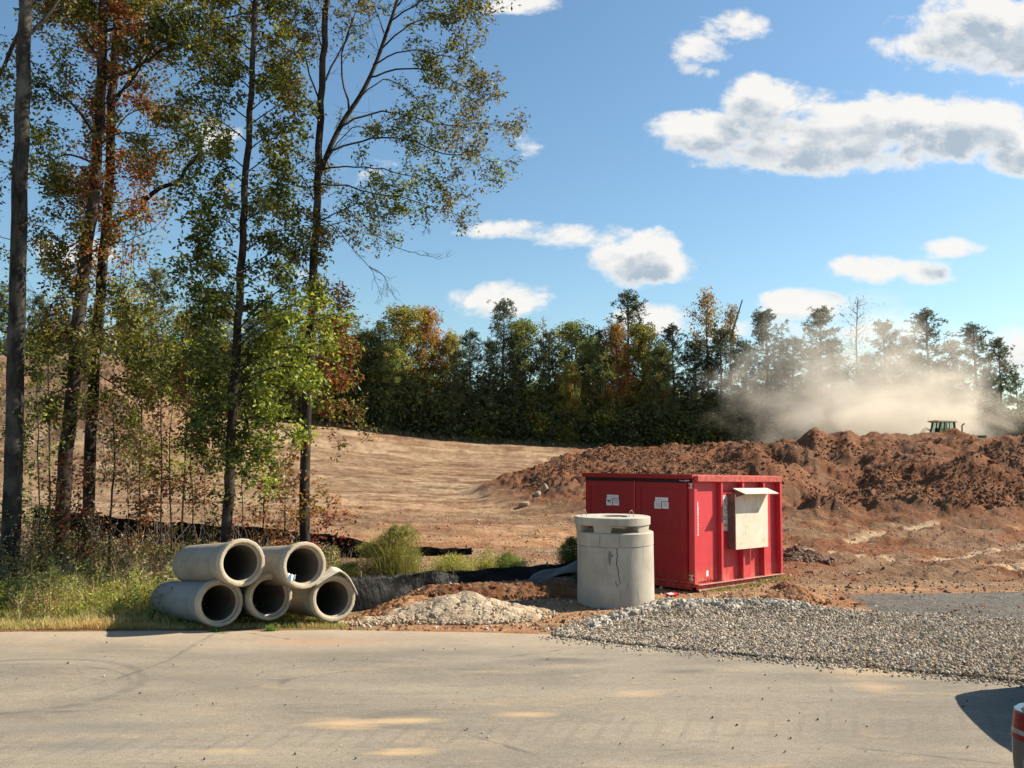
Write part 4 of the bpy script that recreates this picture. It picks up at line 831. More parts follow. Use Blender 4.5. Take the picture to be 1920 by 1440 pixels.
b = MB(); b.add([(.52, .70, 1.04), (.52, -.70, 1.04), (1.1, -.53, 1.395), (1.1, .53, 1.395)], [(0, 1, 2, 3)]); b.build('rear_window', M['glass'], car)
b = MB(); b.add([(3.25, .70, .96), (3.25, -.70, .96), (2.5, -.53, 1.40), (2.5, .53, 1.40)], [(0, 1, 2, 3)]); b.build('windscreen', M['glass'], car)
gm, gnt, gb, gout = mat_new('tinted_glass'); gtn = NT(gnt); tr_ = gtn.n('ShaderNodeBsdfTransparent', {'Color': (.28, .36, .33, 1)}); gl_ = gtn.n('ShaderNodeBsdfGlossy', {'Roughness': .03}); mx_ = gtn.n('ShaderNodeMixShader', {0: .12, 1: tr_.outputs[0], 2: gl_.outputs[0]}); gtn.link(mx_.outputs[0], gout.inputs[0])
for o in car.children:
    if o.name.startswith('side_window'): o.data.materials.append(gm)
for sgn in (1, -1):
    # tail light: stacked lens following the corner
    def lamp(z0, z1, mat, nm, par):
        prof = []; 
        for (x, y) in ((-.012, .50), (-.03, .62), (-.015, .72), (.04, .805), (.16, .872), (.33, .90)): prof.append((x, y * sgn))
        q = MB(); n_ = len(prof); zz = [z0, z0 + (z1 - z0) * .5, z1]
        q.add([(x + .045 * ((z - .72) / .3) ** 1.0, y * (1 - .075 * (z - .70)), z) for z in zz for (x, y) in prof] + [(x + .07 + .045 * (z - .72) / .3, y * .95 * (1 - .075 * (z - .70)), z) for z in (z0, z1) for (x, y) in prof],
              [(j * n_ + k, j * n_ + k + 1, (j + 1) * n_ + k + 1, (j + 1) * n_ + k) for j in range(2) for k in range(n_ - 1)] + [(2 * n_ + k, 2 * n_ + k + 1, 4 * n_ + k + 1, 4 * n_ + k) for k in range(n_ - 1)] + [(k, 3 * n_ + k, 3 * n_ + k + 1, k + 1) for k in range(n_ - 1)])
        return q.build(nm, mat, par, True, auto=True)
    tl = lamp(.835, .965, M['redlens'], 'tail_light', car); lamp(.795, .833, M['clearlens'], 'reversing_lens', tl); lamp(.750, .793, M['redlens'], 'lower_lens', tl); lamp(.967, .985, M['carpaint'], 'trim', tl)
    for x in (.95, 3.6):
        wq = MB(); Mw = Matrix.Translation((x, .80 * sgn, .32)) @ Matrix.Rotation(R(90), 4, 'X')
        wq.lathe([(.20, -.1), (.30, -.1), (.32, -.06), (.32, .06), (.30, .1), (.20, .1)], 32, Mw, True); wo_ = wq.build('wheel', M['rubber'], car, True, auto=True)
        rq = MB(); rq.lathe([(.0, -.07), (.05, -.08), (.2, -.095), (.2, .095), (.05, .08), (.0, .07)], 24, Mw); rq.build('rim', M['steel'], wo_, True, auto=True)
    mq = MB(); mq.lathe([(.0, -.09), (.06, -.07), (.085, .0), (.06, .07), (0, .09)], 16, Matrix.Translation((2.75, .98 * sgn, 1.05)) @ Matrix.Rotation(R(90), 4, 'X') @ Matrix.Scale(.7, 4, (1, 0, 0))); mq.build('mirror', M['carpaint'], car, True)
    mq = MB(); mq.tube([(2.75, .86 * sgn, .98), (2.75, .95 * sgn, 1.03)], .03, 6); mq.build('mirror_stalk', M['carpaint'], car)
q = MB(); q.box(-.03, .03, -.62, .62, .38, .62); q.build('bumper_panel', M['carpaint'], car, bevel=.02)
q = MB(); q.box(-.02, .03, -.26, .26, .66, .79); q.build('number_plate', M['sticker'], car, bevel=.005)
q = MB(); q.tube([(1.35, .0, 1.47), (1.18, .0, 1.68)], [.006, .003], 5); q.build('antenna', M['ink'], car)

psi = R(75); car.rotation_euler = (0, 0, math.pi / 2 - psi)
tlp = P(1896, 1338, 7.75); fwd = Vector((math.sin(psi), math.cos(psi), 0)); lf = Vector((-math.cos(psi), math.sin(psi), 0))
co = tlp - fwd * .10 - lf * .84; car.location = (co.x, co.y, float(lot(co.y + 1.2)) + .0)

def copy_tree(o, parent=None):
    c = o.copy(); COL.objects.link(c); c.parent = parent
    for ch in list(o.children): copy_tree(ch, c)
    return c
shadow_car = copy_tree(car); shadow_car.location = (6.5, 10.25, float(lot(10.2)) + .02); shadow_car.rotation_euler = (0, 0, 0)  # unseen car, added to cast the shadow at the lower right
shadow_car['label'] = 'unseen second sedan beyond the first, added to cast a shadow on the asphalt'
# ------------------------------------------------------------------ tractor behind the mound
M['green'] = simple('tractor_green', (.03, .10, .045), .45); M['cream'] = simple('cream_roof', (.70, .62, .45), .5); M['dkgreen'] = simple('cab_frame', (.010, .018, .013), .6); M['yellow'] = simple('rim_yellow', (.5, .36, .05), .5)
tg2, t2nt, t2b, t2o = mat_new('cab_glass'); q2 = NT(t2nt); a_ = q2.n('ShaderNodeBsdfTransparent', {'Color': (.72, .82, .74, 1)}); b2_ = q2.n('ShaderNodeBsdfGlossy', {'Roughness': .05}); q2.link(q2.n('ShaderNodeMixShader', {0: .15, 1: a_.outputs[0], 2: b2_.outputs[0]}).outputs[0], t2o.inputs[0])
top = P(1773, 789, 66.0); tz = gh(top.x, 66.0)
tr = empty('tractor', (top.x + .3, 66.0, top.z - 3.45 * .8), R(2), 'green tractor with cream cab roof half hidden behind the red mound', 'tractor')
b = MB(); b.box(-.2, 3.6, -.42, .42, 1.15, 2.05); b.box(-1.1, 3.7, -.3, .3, .75, 1.2); b.build('hood', M['green'], tr, bevel=.08)
b = MB(); b.box(-1.5, .1, -.75, .75, 1.2, 2.0); b.build('cab_base', M['dkgreen'], tr, bevel=.04)
b = MB(); b.prism([(-1.75, 3.38), (-1.62, 3.30), (.28, 3.27), (.38, 3.30), (.1, 3.40), (-1.2, 3.44), (-1.85, 3.47)], -.92, .92); b.build('cab_roof', M['cream'], tr, bevel=.02)
for y in (-.78, .78):
    for (x0, x1, r) in ((-1.62, -1.32, .09), (-1.0, -.92, .07), (-.42, -.42, .05), (.22, .05, .11)):
        b = MB(); b.tube([(x0 - .12, y, 1.95), (x1, y * .95, 3.30)], r, 6); b.build('pillar', M['dkgreen'], tr)
b = MB(); b.box(-1.45, -.2, -.25, .25, 1.95, 2.75); b.build('seat', M['black'], tr, bevel=.05)
for y in (.76, -.765):
    b = MB(); b.box(-1.55, .15, y, y + .005, 1.95, 3.3); b.build('cab_window', tg2, tr)
tr.scale = (.76, .76, .8)
b = MB(); b.tube([(1.15, -.2, 2.0), (1.15, -.2, 2.95), (1.25, -.2, 3.08), (1.42, -.2, 3.17)], [.07, .07, .065, .06], 8); b.build('exhaust', M['ink'], tr)
b = MB(); pts = [(-3.3 + 1.5 * k / 14, -.2, 2.0 + .75 * math.sin(math.pi * k / 14)) for k in range(15)]; b.tube(pts, .03, 5); b.tube([(p[0] + .25, .1, p[2] - .15) for p in pts], .03, 5); b.build('hydraulic_hose', M['ink'], tr)
b = MB(); b.box(-3.6, -1.4, -.2, .2, .7, .95); b.box(-3.5, -3.2, -.35, .35, .8, 2.1); b.build('drawbar', M['dkgreen'], tr, bevel=.03)
for x, r, w_ in ((-.9, .98, .3), (2.9, .72, .25)):
    for y in (-1.0, 1.0):
        Mw = Matrix.Translation((x, y, r)) @ Matrix.Rotation(R(90), 4, 'X'); b = MB(); b.lathe([(r * .55, -w_), (r * .93, -w_), (r, -w_ * .7), (r, w_ * .7), (r * .93, w_), (r * .55, w_)], 36, Mw, True); wh = b.build('wheel', M['rubber'], tr, True, auto=True)
        b = MB(); b.lathe([(0, -.05), (r * .3, -.1), (r * .56, -w_ * .8), (r * .56, w_ * .8), (r * .3, .1), (0, .05)], 24, Mw); b.build('rim', M['yellow'], wh, True, auto=True)

# ------------------------------------------------------------------ leaves, blades
def leaves_mesh(name, pos, size, col, mat, parent=None, aspect=.55, droop=.25, fold=.25, normals_up=.3):
    n = len(pos); rs = RNG; pos = np.asarray(pos, float); size = np.asarray(size, float)
    d = rs.normal(size=(n, 3)); d[:, 2] = d[:, 2] * .7 - droop; d /= np.linalg.norm(d, axis=1)[:, None]
    a = rs.normal(size=(n, 3)); a[:, 2] += normals_up * 2; s = np.cross(d, a); s /= np.linalg.norm(s, axis=1)[:, None] + 1e-9; nn_ = np.cross(s, d)
    sz = size[:, None]; w_ = sz * aspect * .5 * (.8 + .4 * rs.random((n, 1)))
    up = nn_ * sz * fold * (rs.random((n, 1)) - .2) * .5
    v = np.stack([pos, pos + d * sz * .45 + s * w_ + up, pos + d * sz, pos + d * sz * .5 - s * w_ + up], 1)
    f = np.arange(n * 4).reshape(n, 4); c = np.repeat(np.asarray(col), 4, 0)
    return np_mesh(name, v.reshape(-1, 3), [f], mat, c, parent)
def blades_mesh(name, base, h, w_, col, mat, lean=.5, parent=None, tipcol=None):
    n = len(base); rs = RNG; th = rs.uniform(0, 2 * math.pi, n); dx, dy = np.cos(th), np.sin(th); px, py = -dy, dx
    ln = lean * rs.random(n) * h; base = np.asarray(base, float)
    def row(t_, wf):
        c = base + np.stack([dx * ln * t_ ** 2, dy * ln * t_ ** 2, h * (t_ - .15 * lean * t_ ** 2)], -1)
        o_ = np.stack([px * w_ * wf / 2, py * w_ * wf / 2, 0 * w_], -1); return c - o_, c + o_
    a, b_ = row(0, 1); c, d = row(.55, .8); e, _ = row(1, 0)
    v = np.stack([a, b_, d, c, e], 1); k = np.arange(n)[:, None] * 5
    cc = np.repeat(np.asarray(col)[:, None], 5, 1)
    if tipcol is not None: cc[:, 4] = tipcol; cc[:, 2:4] = cc[:, 2:4] * .5 + .5 * np.asarray(tipcol)[:, None]
    return np_mesh(name, v.reshape(-1, 3), [k + np.array([0, 1, 2, 3]), k + np.array([3, 2, 4])], mat, cc.reshape(-1, 3), parent)
PAL = {'green': [(.07, .092, .018), (.10, .12, .025), (.035, .052, .012), (.15, .165, .035)], 'lime': [(.22, .27, .035), (.28, .33, .05), (.16, .21, .03), (.33, .35, .07)], 'olive': [(.13, .115, .028), (.08, .075, .022), (.20, .165, .045)], 'gold': [(.32, .22, .035), (.26, .19, .04)], 'red': [(.23, .045, .025), (.28, .075, .03), (.16, .03, .022), (.20, .06, .045)], 'rust': [(.27, .11, .035), (.20, .085, .03), (.33, .16, .05)], 'brown': [(.22, .14, .09), (.32, .23, .15), (.15, .10, .065), (.46, .36, .26)]}
def palcols(names, weights, n, pos=None, seed=0, fr=.9):
    k = len(names); wv = np.array(weights, float); wv /= wv.sum()
    if pos is not None: r = np.clip(.5 + .62 * fbm(pos[:, 0] * fr + pos[:, 1] * .4, pos[:, 2] * fr + pos[:, 1] * .3, seed, 2), 0, .999) * .75 + RNG.random(n) * .25
    else: r = RNG.random(n)
    ci = np.searchsorted(np.cumsum(wv), r); ci = np.clip(ci, 0, k - 1); out = np.zeros((n, 3))
    for i, nm in enumerate(names):
        s = ci == i; out[s] = pick(PAL[nm], s.sum()) if s.any() else 0
    return out
class Tree:
    def __init__(s, seed): s.mb = MB(); s.lp = []; s.r = random.Random(seed)
    def rv(s, k=1.0): return Vector((s.r.gauss(0, k), s.r.gauss(0, k), s.r.gauss(0, k)))
    def smooth(s, pts, sub=4, wob=.0):
        out = []
        for i in range(len(pts) - 1):
            p0 = pts[max(i - 1, 0)]; p1 = pts[i]; p2 = pts[i + 1]; p3 = pts[min(i + 2, len(pts) - 1)]
            for k in range(sub):
                t = k / sub; out.append(.5 * ((2 * p1) + (p2 - p0) * t + (2 * p0 - 5 * p1 + 4 * p2 - p3) * t * t + (3 * p1 - p0 - 3 * p2 + p3) * t ** 3) + s.rv(wob))
        out.append(pts[-1]); return out
    def limb(s, pts, r0, r1, n=6, sub=4, wob=.0):
        q = s.smooth([Vector(p) for p in pts], sub, wob); m = len(q); s.mb.tube(q, [r0 + (r1 - r0) * i / (m - 1) for i in range(m)], n); return q
    def leaf(s, p, k, spread): s.lp += [tuple(p + s.rv(spread)) for _ in range(k)]
    def grow(s, p, d, L, r, lvl, dens=4, spread=.1, kids=4, lift=.04, leafy=True, ang=.8):
        n = 5; q = [p]; d = d.normalized(); step = L / n
        for i in range(n): d = (d + s.rv(.16) + Vector((0, 0, lift))).normalized(); q.append(q[-1] + d * step)
        s.mb.tube(q, [max(.003, r * (1 - .75 * i / n)) for i in range(n + 1)], 5 if r > .02 else (4 if r > .01 else 3), cap=False)
        if lvl > 0:
            for k in range(kids):
                t = s.r.uniform(.25, 1.0) * n; i = min(int(t), n - 1); pp = q[i].lerp(q[i + 1], t - i); ax = s.rv().normalized(); dd = (d + ax * ang).normalized()
                s.grow(pp, dd, L * s.r.uniform(.4, .62), r * .45, lvl - 1, dens, spread, kids, lift * .6, leafy, ang)
        if leafy and lvl <= 1:
            for i in range(1 if lvl else 0, n + 1):
                if lvl == 0 or s.r.random() < .5: s.leaf(q[i], s.r.randint(max(0, dens - 2), dens + 1), spread)
        return q
    def along(s, q, L, r, lvl, cnt, t0=.2, dens=4, spread=.1, kids=4, ang=1.0, drp=0.0, lift=.03, leafy=True, t1=1.0):
        m = len(q) - 1
        for k in range(cnt):
            t = (t0 + (t1 - t0) * (k + s.r.random()) / cnt) * m; i = min(int(t), m - 1); p = q[i].lerp(q[i + 1], t - i); d = (q[i + 1] - q[i]).normalized(); ax = s.rv(); ax -= ax.dot(d) * d; ax.normalize()
            s.grow(p, d * .7 + ax * ang + Vector((0, 0, -drp)), L * s.r.uniform(.6, 1.3), r, lvl, dens, spread, kids, lift, leafy)
    def finish(s, name, base, bark, label, cat, size, pal, wts, seed=1, group=None, leafmat='leaf', aspect=.55, colfn=None, fr=.9):
        base = Vector(base); root = empty(name, base, 0, label, cat, group)
        v = np.array([tuple(p) for p in s.mb.v]) - np.array(base); np_mesh('trunk', v, [np.array(f) for f in s.mb.f.values()], bark, None, root, True)
        if s.lp:
            lp = np.array(s.lp); n = len(lp); c = palcols(pal, wts, n, lp, seed, fr)
            if colfn is not None: c = colfn(lp, c)
            leaves_mesh('crown', lp - np.array(base), RNG.uniform(size * .6, size * 1.3, n), c, M[leafmat], root, aspect)
        print(name, 'leaves', len(s.lp), 'tube verts', len(s.mb.v)); return root
def px(lst, Y, dy=0.0): return [P(a[0], a[1], Y + dy * (i / (len(lst) - 1)) + (a[2] if len(a) > 2 else 0)) for i, a in enumerate(lst)]
def footed(p): return Vector((p.x, p.y, gh(p.x, p.y)))

def topping(T, u, Y, r, dens=4, cnt=22, L=1.2):
    q = T.limb(px([(u, -85), (u + 6, -200), (u - 4, -330), (u + 8, -460)], Y), r, .015, 8, 4, .02); T.along(q, L, .02, 2, cnt, .1, dens=dens, spread=.1, kids=3, ang=1.0)
# tall grey trunk at the far left
T = Tree(1); Y = 19.5; tp = px([(18, 1075), (24, 900), (30, 650), (37, 350), (44, 150), (48, 0), (51, -90)], Y); tp[0] = footed(tp[0]) - Vector((0, 0, .15)); q = T.limb(tp, .205, .13, 14, 5, .012)
q = T.limb(px([(47, 40), (22, 90), (5, 130), (-30, 200)], Y, .4), .055, .03, 6); T.along(q, .9, .012, 1, 5, dens=3)
q = T.limb(px([(48, 70), (80, 40), (110, 0), (130, -40)], Y, .6), .05, .03, 6); T.along(q, .9, .012, 1, 7, dens=4)
for (u, v, du, dv) in ((30, 300, -60, 30), (25, 450, -50, -20), (30, 560, -40, 60), (44, 200, -60, 40), (26, 700, 50, -20), (28, 420, 40, 60)):
    q = T.limb(px([(u, v), (u + du * .5, v + dv * .3), (u + du, v + dv)], Y, .3), .012, .005, 4); T.along(q, .5, .005, 1, 4, dens=3, spread=.07)
topping(T, 51, 19.5, 0.13, 2, 12, .9)
T.finish('hardwood_tree', tp[0], M['bark_grey'], 'thick grey barked trunk leftmost in the photo, nearly leafless', 'tree', .10, ['green', 'olive', 'red'], [5, 3, 1], 11)

# twin dark trunks with rust and red foliage
T = Tree(2); Y = 21; tp = px([(112, 1062), (126, 850), (140, 700), (152, 560), (168, 430), (183, 300), (189, 150), (192, 0), (194, -90)], Y); tp[0] = footed(tp[0]) - Vector((0, 0, .1)); trunk = T.limb(tp, .18, .10, 12, 5, .018)
for (l, r0, cnt, dn) in (([(190, 150), (250, 130), (310, 90), (350, 84), (400, 105), (425, 92)], .05, 14, 4), ([(190, 60), (260, 45), (330, 50), (400, 38), (470, 22)], .05, 15, 4), ([(185, 260), (140, 200), (100, 170), (60, 150)], .04, 12, 4), ([(190, 120), (150, 60), (110, 20), (80, -10)], .04, 12, 5), ([(188, 200), (240, 160), (280, 100), (300, 60)], .035, 12, 5),
                      ([(183, 310), (130, 290), (90, 300), (50, 290)], .03, 10, 5), ([(175, 400), (130, 380), (90, 330)], .03, 9, 5), ([(165, 440), (120, 470), (80, 480)], .025, 9, 5), ([(155, 560), (110, 560), (70, 600)], .025, 8, 5), ([(190, 50), (230, -10), (260, -60)], .04, 8, 5), ([(185, 270), (230, 250), (290, 255), (330, 240)], .025, 10, 4), ([(178, 370), (230, 380), (290, 360)], .02, 6, 3), ([(150, 600), (190, 620), (240, 600)], .02, 7, 5), ([(140, 720), (100, 740), (60, 800)], .02, 7, 4), ([(190, 20), (130, -20), (60, -40)], .03, 8, 4), ([(190, 100), (270, 60), (340, 10), (380, -20)], .03, 12, 4)):
    q = T.limb(px(l, Y, T.r.uniform(-1, 1)), r0, r0 * .3, 6, 4, .01); T.along(q, .85, .010, 1, int(cnt * 1.25), dens=dn, spread=.10, kids=4)
T.along(trunk, .5, .007, 1, 60, .15, dens=5, spread=.09, kids=3)
def redden(lp, c):
    u = 960 + F * lp[:, 0] / lp[:, 1]; v = 860 - F * (lp[:, 2] - CAM_H) / lp[:, 1]
    k = np.exp(-((u - 205) / 85) ** 2) * (v < 520) * sst(-.15, .25, fbm(lp[:, 0] * 1.1, lp[:, 2] * 1.1, 55, 3)); k = k * (RNG.random(len(lp)) < .95)
    return np.where((k > RNG.random(len(lp)) * .9)[:, None], palcols(['rust', 'red', 'gold'], [5, 4, 1.2], len(lp)), c)
topping(T, 194, 21, 0.1)
T.finish('hardwood_tree', tp[0], M['bark_dark'], 'dark leaning trunk wrapped in rust red creeper, left of the broken limb tree', 'tree', .110, ['green', 'olive', 'rust'], [6, 4, 2], 12, colfn=redden)

T = Tree(3); Y = 22.5; tp = px([(160, 1030), (170, 850), (180, 650), (193, 500), (202, 400), (208, 250), (216, 100), (222, 0), (228, -90)], Y); tp[0] = footed(tp[0]) - Vector((0, 0, .1)); trunk = T.limb(tp, .155, .09, 12, 5, .016)
q = T.limb(px([(203, 428), (235, 408), (266, 393), (272, 375), (300, 352), (332, 342), (348, 318), (372, 290), (377, 264)], Y, -.6), .075, .042, 8, 4, .008)
T.limb(px([(372, 290), (388, 288), (398, 284)], Y, -.1), .02, .012, 5); T.limb(px([(335, 340), (352, 342), (354, 322)], Y - .4), .025, .015, 5)
T.limb(px([(272, 378), (272, 340), (276, 300), (272, 215)], Y, .1), .014, .006, 4)
T.along(q, .45, .006, 1, 8, .3, dens=2, spread=.06, kids=3)
for (l, r0, cnt, dn) in (([(210, 200), (260, 120), (290, 60), (300, 0)], .05, 12, 5), ([(214, 130), (170, 70), (140, 0)], .04, 12, 5), ([(207, 280), (250, 300), (290, 320)], .018, 8, 4), ([(200, 460), (240, 450), (290, 430)], .02, 8, 4), ([(190, 540), (235, 560), (270, 620)], .02, 8, 4), ([(185, 620), (230, 640), (280, 660), (310, 690)], .025, 12, 6), ([(180, 700), (225, 730), (260, 760)], .02, 9, 6),
                      ([(207, 260), (240, 215), (300, 200), (370, 205)], .022, 9, 4), ([(202, 400), (165, 370), (130, 390)], .02, 8, 5), ([(218, 60), (270, 10), (330, -40)], .04, 12, 5), ([(185, 600), (140, 640), (100, 640)], .02, 8, 5), ([(205, 330), (300, 300), (380, 300)], .014, 9, 3), ([(176, 780), (215, 820), (250, 850)], .016, 8, 5)):
    q = T.limb(px(l, Y, T.r.uniform(-1, 1)), r0, r0 * .3, 6, 4, .01); T.along(q, .85, .010, 1, int(cnt * 1.25), dens=dn, spread=.10, kids=4)
for k in range(6):     # hanging vines
    u0 = T.r.uniform(190, 260); q = T.limb(px([(u0, T.r.uniform(350, 450)), (u0 + T.r.uniform(-20, 15), 560), (u0 + T.r.uniform(-25, 20), 720), (u0 + T.r.uniform(-25, 25), 900)], Y, T.r.uniform(-.6, .2)), .008, .006, 4, 4, .012); T.along(q, .3, .004, 0, 10, dens=3, spread=.07)
T.along(trunk, .5, .007, 1, 50, .15, dens=5, spread=.09, kids=3)
topping(T, 228, 22.5, 0.09)
T.finish('hardwood_tree', tp[0], M['bark_dark'], 'dark trunk with a broken bare limb jutting out towards the upper right', 'tree', .110, ['green', 'olive', 'lime', 'rust'], [6, 4, 2, 2], 13, colfn=redden)

# slender dense maple-like tree
T = Tree(4); Y = 19.6; tp = px([(424, 1008), (428, 920), (434, 820), (440, 700), (446, 600), (455, 450), (463, 300), (472, 150), (478, 0), (482, -90)], Y); tp[0] = footed(tp[0]) - Vector((0, 0, .1)); trunk = T.limb(tp, .125, .05, 12, 5, .016)
for k in range(44):
    v = 900 - 980 * (k + T.r.random()) / 44; i = np.interp(v, [-90, 0, 150, 300, 450, 600, 700, 820, 920], [482, 478, 472, 463, 455, 446, 440, 434, 428]); sd_ = 1 if k % 2 else -1
    L = T.r.uniform(60, 125) * (1.0 if v < 560 else .85) * (.8 if v < 420 and sd_ > 0 else 1); 
    if v > 780: L *= .6
    q = T.limb(px([(i, v), (i + sd_ * L * .5, v - L * .38), (i + sd_ * L, v - L * .55)], Y, T.r.uniform(-1.2, 1.2)), .02, .006, 5, 3, .01); T.along(q, .58, .008, 1, 6, .2, dens=4, spread=.09, kids=4, drp=.12, t1=1.0)
for l in ([(444, 640), (490, 600), (545, 575), (595, 560)], [(442, 700), (500, 660), (560, 650), (600, 660)], [(440, 740), (490, 720), (540, 730), (590, 750)], [(445, 620), (500, 560), (540, 540), (580, 530)], [(436, 800), (480, 780), (520, 800), (560, 830)], [(440, 690), (400, 670), (370, 690)], [(436, 760), (400, 740), (380, 760)], [(446, 600), (400, 570), (350, 560)], [(446, 590), (410, 540), (380, 500)], [(434, 850), (470, 850), (510, 880)], [(440, 680), (500, 620), (570, 600), (610, 600)], [(440, 720), (510, 690), (560, 690), (610, 710)]):
    q = T.limb(px(l, Y - .3, -1.0), .022, .006, 5, 4, .01); T.along(q, .55, .008, 1, 5, .25, dens=4, spread=.11, kids=4, drp=.1)
def limey(lp, c):
    u = 960 + F * lp[:, 0] / lp[:, 1]; v = 860 - F * (lp[:, 2] - CAM_H) / lp[:, 1]; n = len(lp)
    k = sst(500, 600, v) * sst(440, 500, u) * .95; c = np.where((RNG.random(n) < k)[:, None], palcols(['lime', 'green'], [4, 1], n), c)
    k2 = sst(140, 60, v) * .5 + .25 * (u > 500) * (v < 300); c = np.where((RNG.random(n) < k2)[:, None], palcols(['olive', 'gold', 'lime'], [4, 1, 2], n), c); return c
topping(T, 482, 19.6, 0.05, 4, 18, .9)
T.finish('hardwood_tree', tp[0], M['bark_dark'], 'slender leafy tree with bright lime foliage low on its right side', 'tree', .115, ['green', 'green', 'olive', 'red'], [7, 3, 2, .35], 14, colfn=limey)

# airy tree on the right, fanning out over the sky
T = Tree(5); Y = 20.4; tp = px([(571, 1010), (573, 850), (578, 700), (584, 600), (589, 480), (593, 400), (600, 250), (606, 110), (612, 0), (618, -90)], Y); tp[0] = footed(tp[0]) - Vector((0, 0, .1)); trunk = T.limb(tp, .125, .065, 12, 5, .014)
fk = T.limb(px([(597, 330), (622, 270), (645, 225), (675, 180), (700, 130), (722, 70), (745, 0), (762, -70)], Y, .5), .07, .035, 9, 5)
LB = [([(640, 235), (700, 212), (760, 215), (830, 235), (890, 232), (965, 236)], .028, 20, 1), ([(618, 285), (680, 262), (760, 262), (830, 288), (880, 290), (925, 303)], .028, 19, 1), ([(690, 145), (760, 128), (820, 135), (870, 165), (905, 185)], .026, 18, 1), ([(700, 120), (760, 95), (820, 100), (890, 125)], .024, 15, 1),
      ([(715, 90), (770, 45), (830, 30), (890, 15)], .024, 16, 1), ([(730, 40), (790, 0), (840, -20), (890, -10)], .024, 15, 1), ([(600, 320), (650, 312), (720, 318), (790, 335), (845, 340)], .024, 14, 1), ([(598, 345), (650, 350), (700, 362), (760, 372), (820, 392), (862, 405)], .024, 16, 1),
      ([(592, 420), (640, 395), (690, 380), (740, 400)], .022, 13, 1), ([(590, 450), (625, 420), (670, 415), (720, 425)], .018, 10, 1), ([(655, 205), (640, 120), (660, 40), (690, -30)], .03, 12, 0), ([(604, 160), (640, 90), (665, 30), (680, -30)], .03, 12, 0), ([(600, 230), (570, 180), (540, 150), (520, 110)], .024, 14, 1), ([(602, 200), (575, 120), (560, 60), (540, 0)], .026, 14, 1),
      ([(595, 380), (565, 330), (535, 310), (510, 300)], .02, 10, 1), ([(592, 420), (560, 395), (530, 400), (500, 415)], .02, 10, 1), ([(588, 480), (565, 460), (545, 470)], .014, 6, 1), ([(606, 100), (590, 40), (570, -20)], .02, 10, 1), ([(665, 190), (720, 150), (760, 165), (800, 200), (850, 215)], .018, 11, 0), ([(610, 300), (660, 240), (710, 245), (760, 240)], .016, 9, 1), ([(720, 60), (700, 10), (690, -40)], .016, 8, 1), ([(745, 10), (800, -40), (860, -60)], .02, 10, 1), ([(578, 660), (600, 640), (625, 630)], .01, 5, 1), ([(577, 720), (610, 690), (650, 680)], .01, 6, 1), ([(575, 800), (620, 800), (660, 790)], .008, 5, 1)]
for (l, r0, cnt, lf_) in LB:
    q = T.limb(px(l, Y, T.r.uniform(-1.4, 1.4)), r0, r0 * .22, 5, 4, .014); T.along(q, .62, .008, 1, int(cnt * 1.15), .28, dens=3 if lf_ else 1, spread=.075, kids=4, ang=.85, lift=.02)
for l in ([(594, 405), (630, 430), (665, 470), (692, 500), (708, 535), (716, 560)], [(640, 380), (690, 430), (740, 462), (790, 478), (828, 485)], [(692, 500), (722, 520), (728, 545)], [(690, 340), (705, 380), (712, 420)], [(780, 372), (800, 398), (798, 430)]):
    q = T.limb(px(l, Y - .2), .013, .004, 4, 4, .012); T.along(q, .3, .0035, 1, 9, .35, leafy=False, kids=3, ang=.6, lift=-.05)
for _ in range(26):
    q = T.r.choice([fk, trunk[len(trunk) // 2:]]); T.along(q, .9, .008, 1, 1, .1, leafy=False, kids=4)
T.along(trunk, .45, .007, 1, 26, .3, dens=5, spread=.09, kids=3, t1=.62)
for v_ in (575, 600, 630, 655, 680, 705, 735, 770):
    q = T.limb(px([(583, v_), (600 + T.r.uniform(0, 15), v_ - 12), (615 + T.r.uniform(0, 40), v_ - 5)], Y - .5, -.3), .009, .003, 4, 3, .01); T.along(q, .33, .005, 1, 5, .2, dens=5, spread=.08, kids=3)
def t5c(lp, c):
    u = 960 + F * lp[:, 0] / lp[:, 1]; v = 860 - F * (lp[:, 2] - CAM_H) / lp[:, 1]; n = len(lp); k = np.exp(-((u - 610) / 60) ** 2 - ((v - 670) / 130) ** 2) * .95
    c = np.where((RNG.random(n) < k)[:, None], palcols(['red', 'rust', 'lime'], [5, 2, 1], n), c); return c
topping(T, 618, 20.4, 0.065, 3, 18, 1.0)
T.finish('hardwood_tree', tp[0], M['bark_dark'], 'open airy tree forking high up and spreading right over the blue sky', 'tree', .108, ['olive', 'green', 'lime', 'rust'], [6, 4, 1.5, .8], 15, aspect=.42, colfn=t5c)

